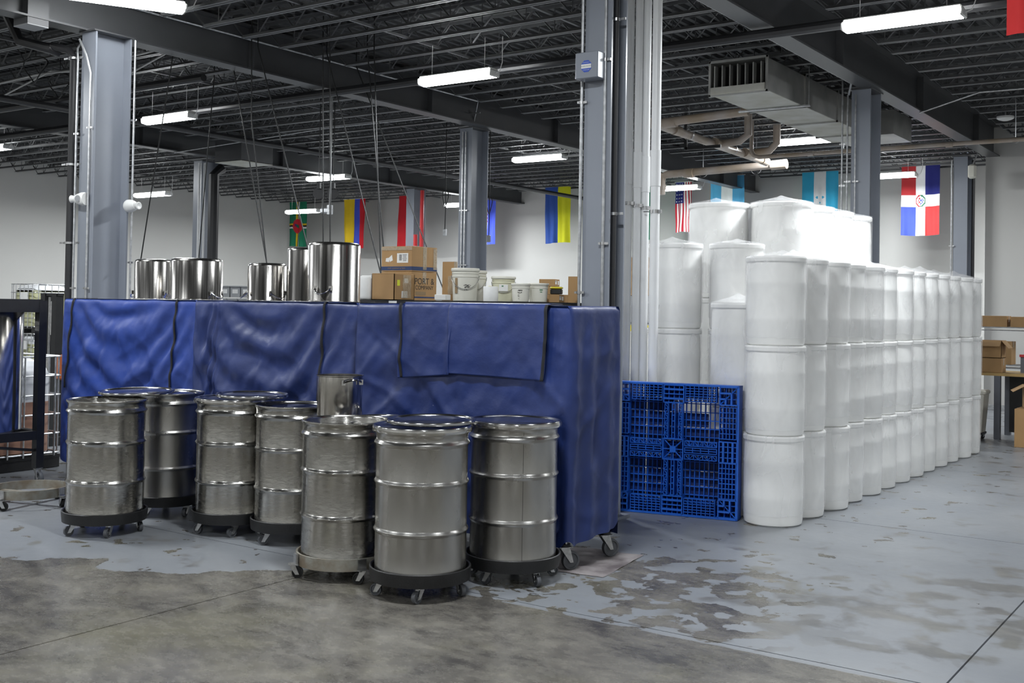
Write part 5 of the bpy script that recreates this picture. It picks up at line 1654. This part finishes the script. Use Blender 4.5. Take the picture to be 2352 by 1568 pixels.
carton(-3.40, 16.62, 0.922, 0.34, 0.30, 0.20, 'lower open brown box on the bench beside the drum row', open_top=False)
carton(-3.40, 16.62, 1.126, 0.34, 0.30, 0.24, 'upper brown box with open flaps on the bench', open_top=True)
carton(-2.55, 16.95, 1.172, 0.42, 0.34, 0.20, 'brown box on the red-edged shelf at right edge', open_top=True)
obj('white_appliance', MB().rbox((0, 0, 0.11), (0.40, 0.25, 0.21), 0.01), 'white_metal', loc=(-2.62, 16.9, 0.922), label='white case under the red-edged shelf', cat='case')
obj('curved_handle', MB().tube([(0.08 * cos(a), 0, 0.10 * sin(a)) for a in [pi * i / 10 for i in range(11)]], 0.018, 8).box((0, 0, 0.0), (0.3, 0.06, 0.03)), 'black_plastic', loc=(-2.62, 16.62, 0.94), label='black curved handle on the bench before white case', cat='hose')  # black curved handle on a flat bar
t = thing('waste_bin', 'white lidded bin on casters under the bench', 'bin', (-3.56, 16.35, 0))
m = MB()
def tap(m, x, y, z0, z1, a0, b0, a1, b1):
    vs = [(x + i * a, y + j * b, z) for z, a, b in ((z0, a0, b0), (z1, a1, b1)) for j in (-1, 1) for i in (-1, 1)]
    m.add(vs, [(0, 2, 3, 1), (4, 5, 7, 6), (0, 1, 5, 4), (2, 6, 7, 3), (0, 4, 6, 2), (1, 3, 7, 5)])
tap(m, 0, 0, 0.10, 0.62, 0.13, 0.13, 0.165, 0.165)
obj('bin_body', m, 'bucket', t, smooth=False)
obj('bin_lid', MB().rbox((0, 0, 0.65), (0.36, 0.36, 0.06), 0.015), 'bucket', t)
obj('bin_base', MB().box((0, 0, 0.085), (0.28, 0.28, 0.03)), 'black_plastic', t, smooth=False)
for sx in (-1, 1):
    for sy in (-1, 1):
        add_caster(t, CM_BLACK, (sx * 0.11, sy * 0.11, -0.012 + 0.012), 1.0)
carton(-2.66, 15.9, 0.0, 0.5, 0.45, 0.50, 'big brown box on the floor before the bench at right edge')
carton(-2.63, 15.92, 0.505, 0.42, 0.40, 0.30, 'tilted open brown box on top of the big floor box', open_top=True, rz=radians(15))
t = thing('wire_shelf', 'chrome wire shelving unit against wall behind the bench', 'shelf', (-4.3, 19.6, 0))
for px in (0, 1.5):
    for py in (0, 0.45):
        obj('post', MB().cyl((px, py, 0), (px, py, 1.66), 0.018, 10), 'galv', t)
for zz in (0.2, 0.9, 1.52):
    m = MB()
    for k in range(16):
        m.cyl((0.0 + k * 0.1, 0, zz), (0.0 + k * 0.1, 0.45, zz), 0.004, 4)
    for py in (0, 0.225, 0.45):
        m.cyl((0, py, zz), (1.5, py, zz), 0.008, 6)
        m.cyl((0, py, zz - 0.05), (1.5, py, zz - 0.05), 0.006, 6)
    obj('wire_deck', m, 'galv', t)
carton(-4.0, 19.82, 1.53, 0.45, 0.36, 0.18, 'brown box on top of the wire shelving, left one')
carton(-3.52, 19.82, 1.53, 0.40, 0.34, 0.17, 'brown box on top of the wire shelving, right one')
carton(-3.95, 19.82, 0.91, 0.5, 0.36, 0.38, 'brown box on middle level of the wire shelving')

# dome camera and round lamp far right, exit device
t = thing('ceiling_dome', 'small white round ceiling dome at far right', 'dome', (-3.68, 18.9, 4.86))
obj('dome_shell', MB().lathe([(0.13, 0.03), (0.13, 0.0), (0.10, -0.02), (0.05, -0.035), (0, -0.04)], 24).disc(0.13, 0.03), 'white_metal', t)
obj('dome_stem', MB().cyl((0, 0, 0.03), (0, 0, 0.44), 0.012, 8), 'galv', t)
t = thing('loudspeaker', 'small pale speaker on bracket near top of the far right column', 'speaker', (-4.73, 21.42, 4.35))
obj('speaker_body', MB().rbox((0, 0, 0), (0.14, 0.12, 0.26), 0.03), 'bucket', t)
obj('speaker_bracket', MB().tube([(0, 0.02, 0.12), (0.08, 0.08, 0.35), (0.08, 0.1, 0.9)], 0.015, 8), 'galv', t)
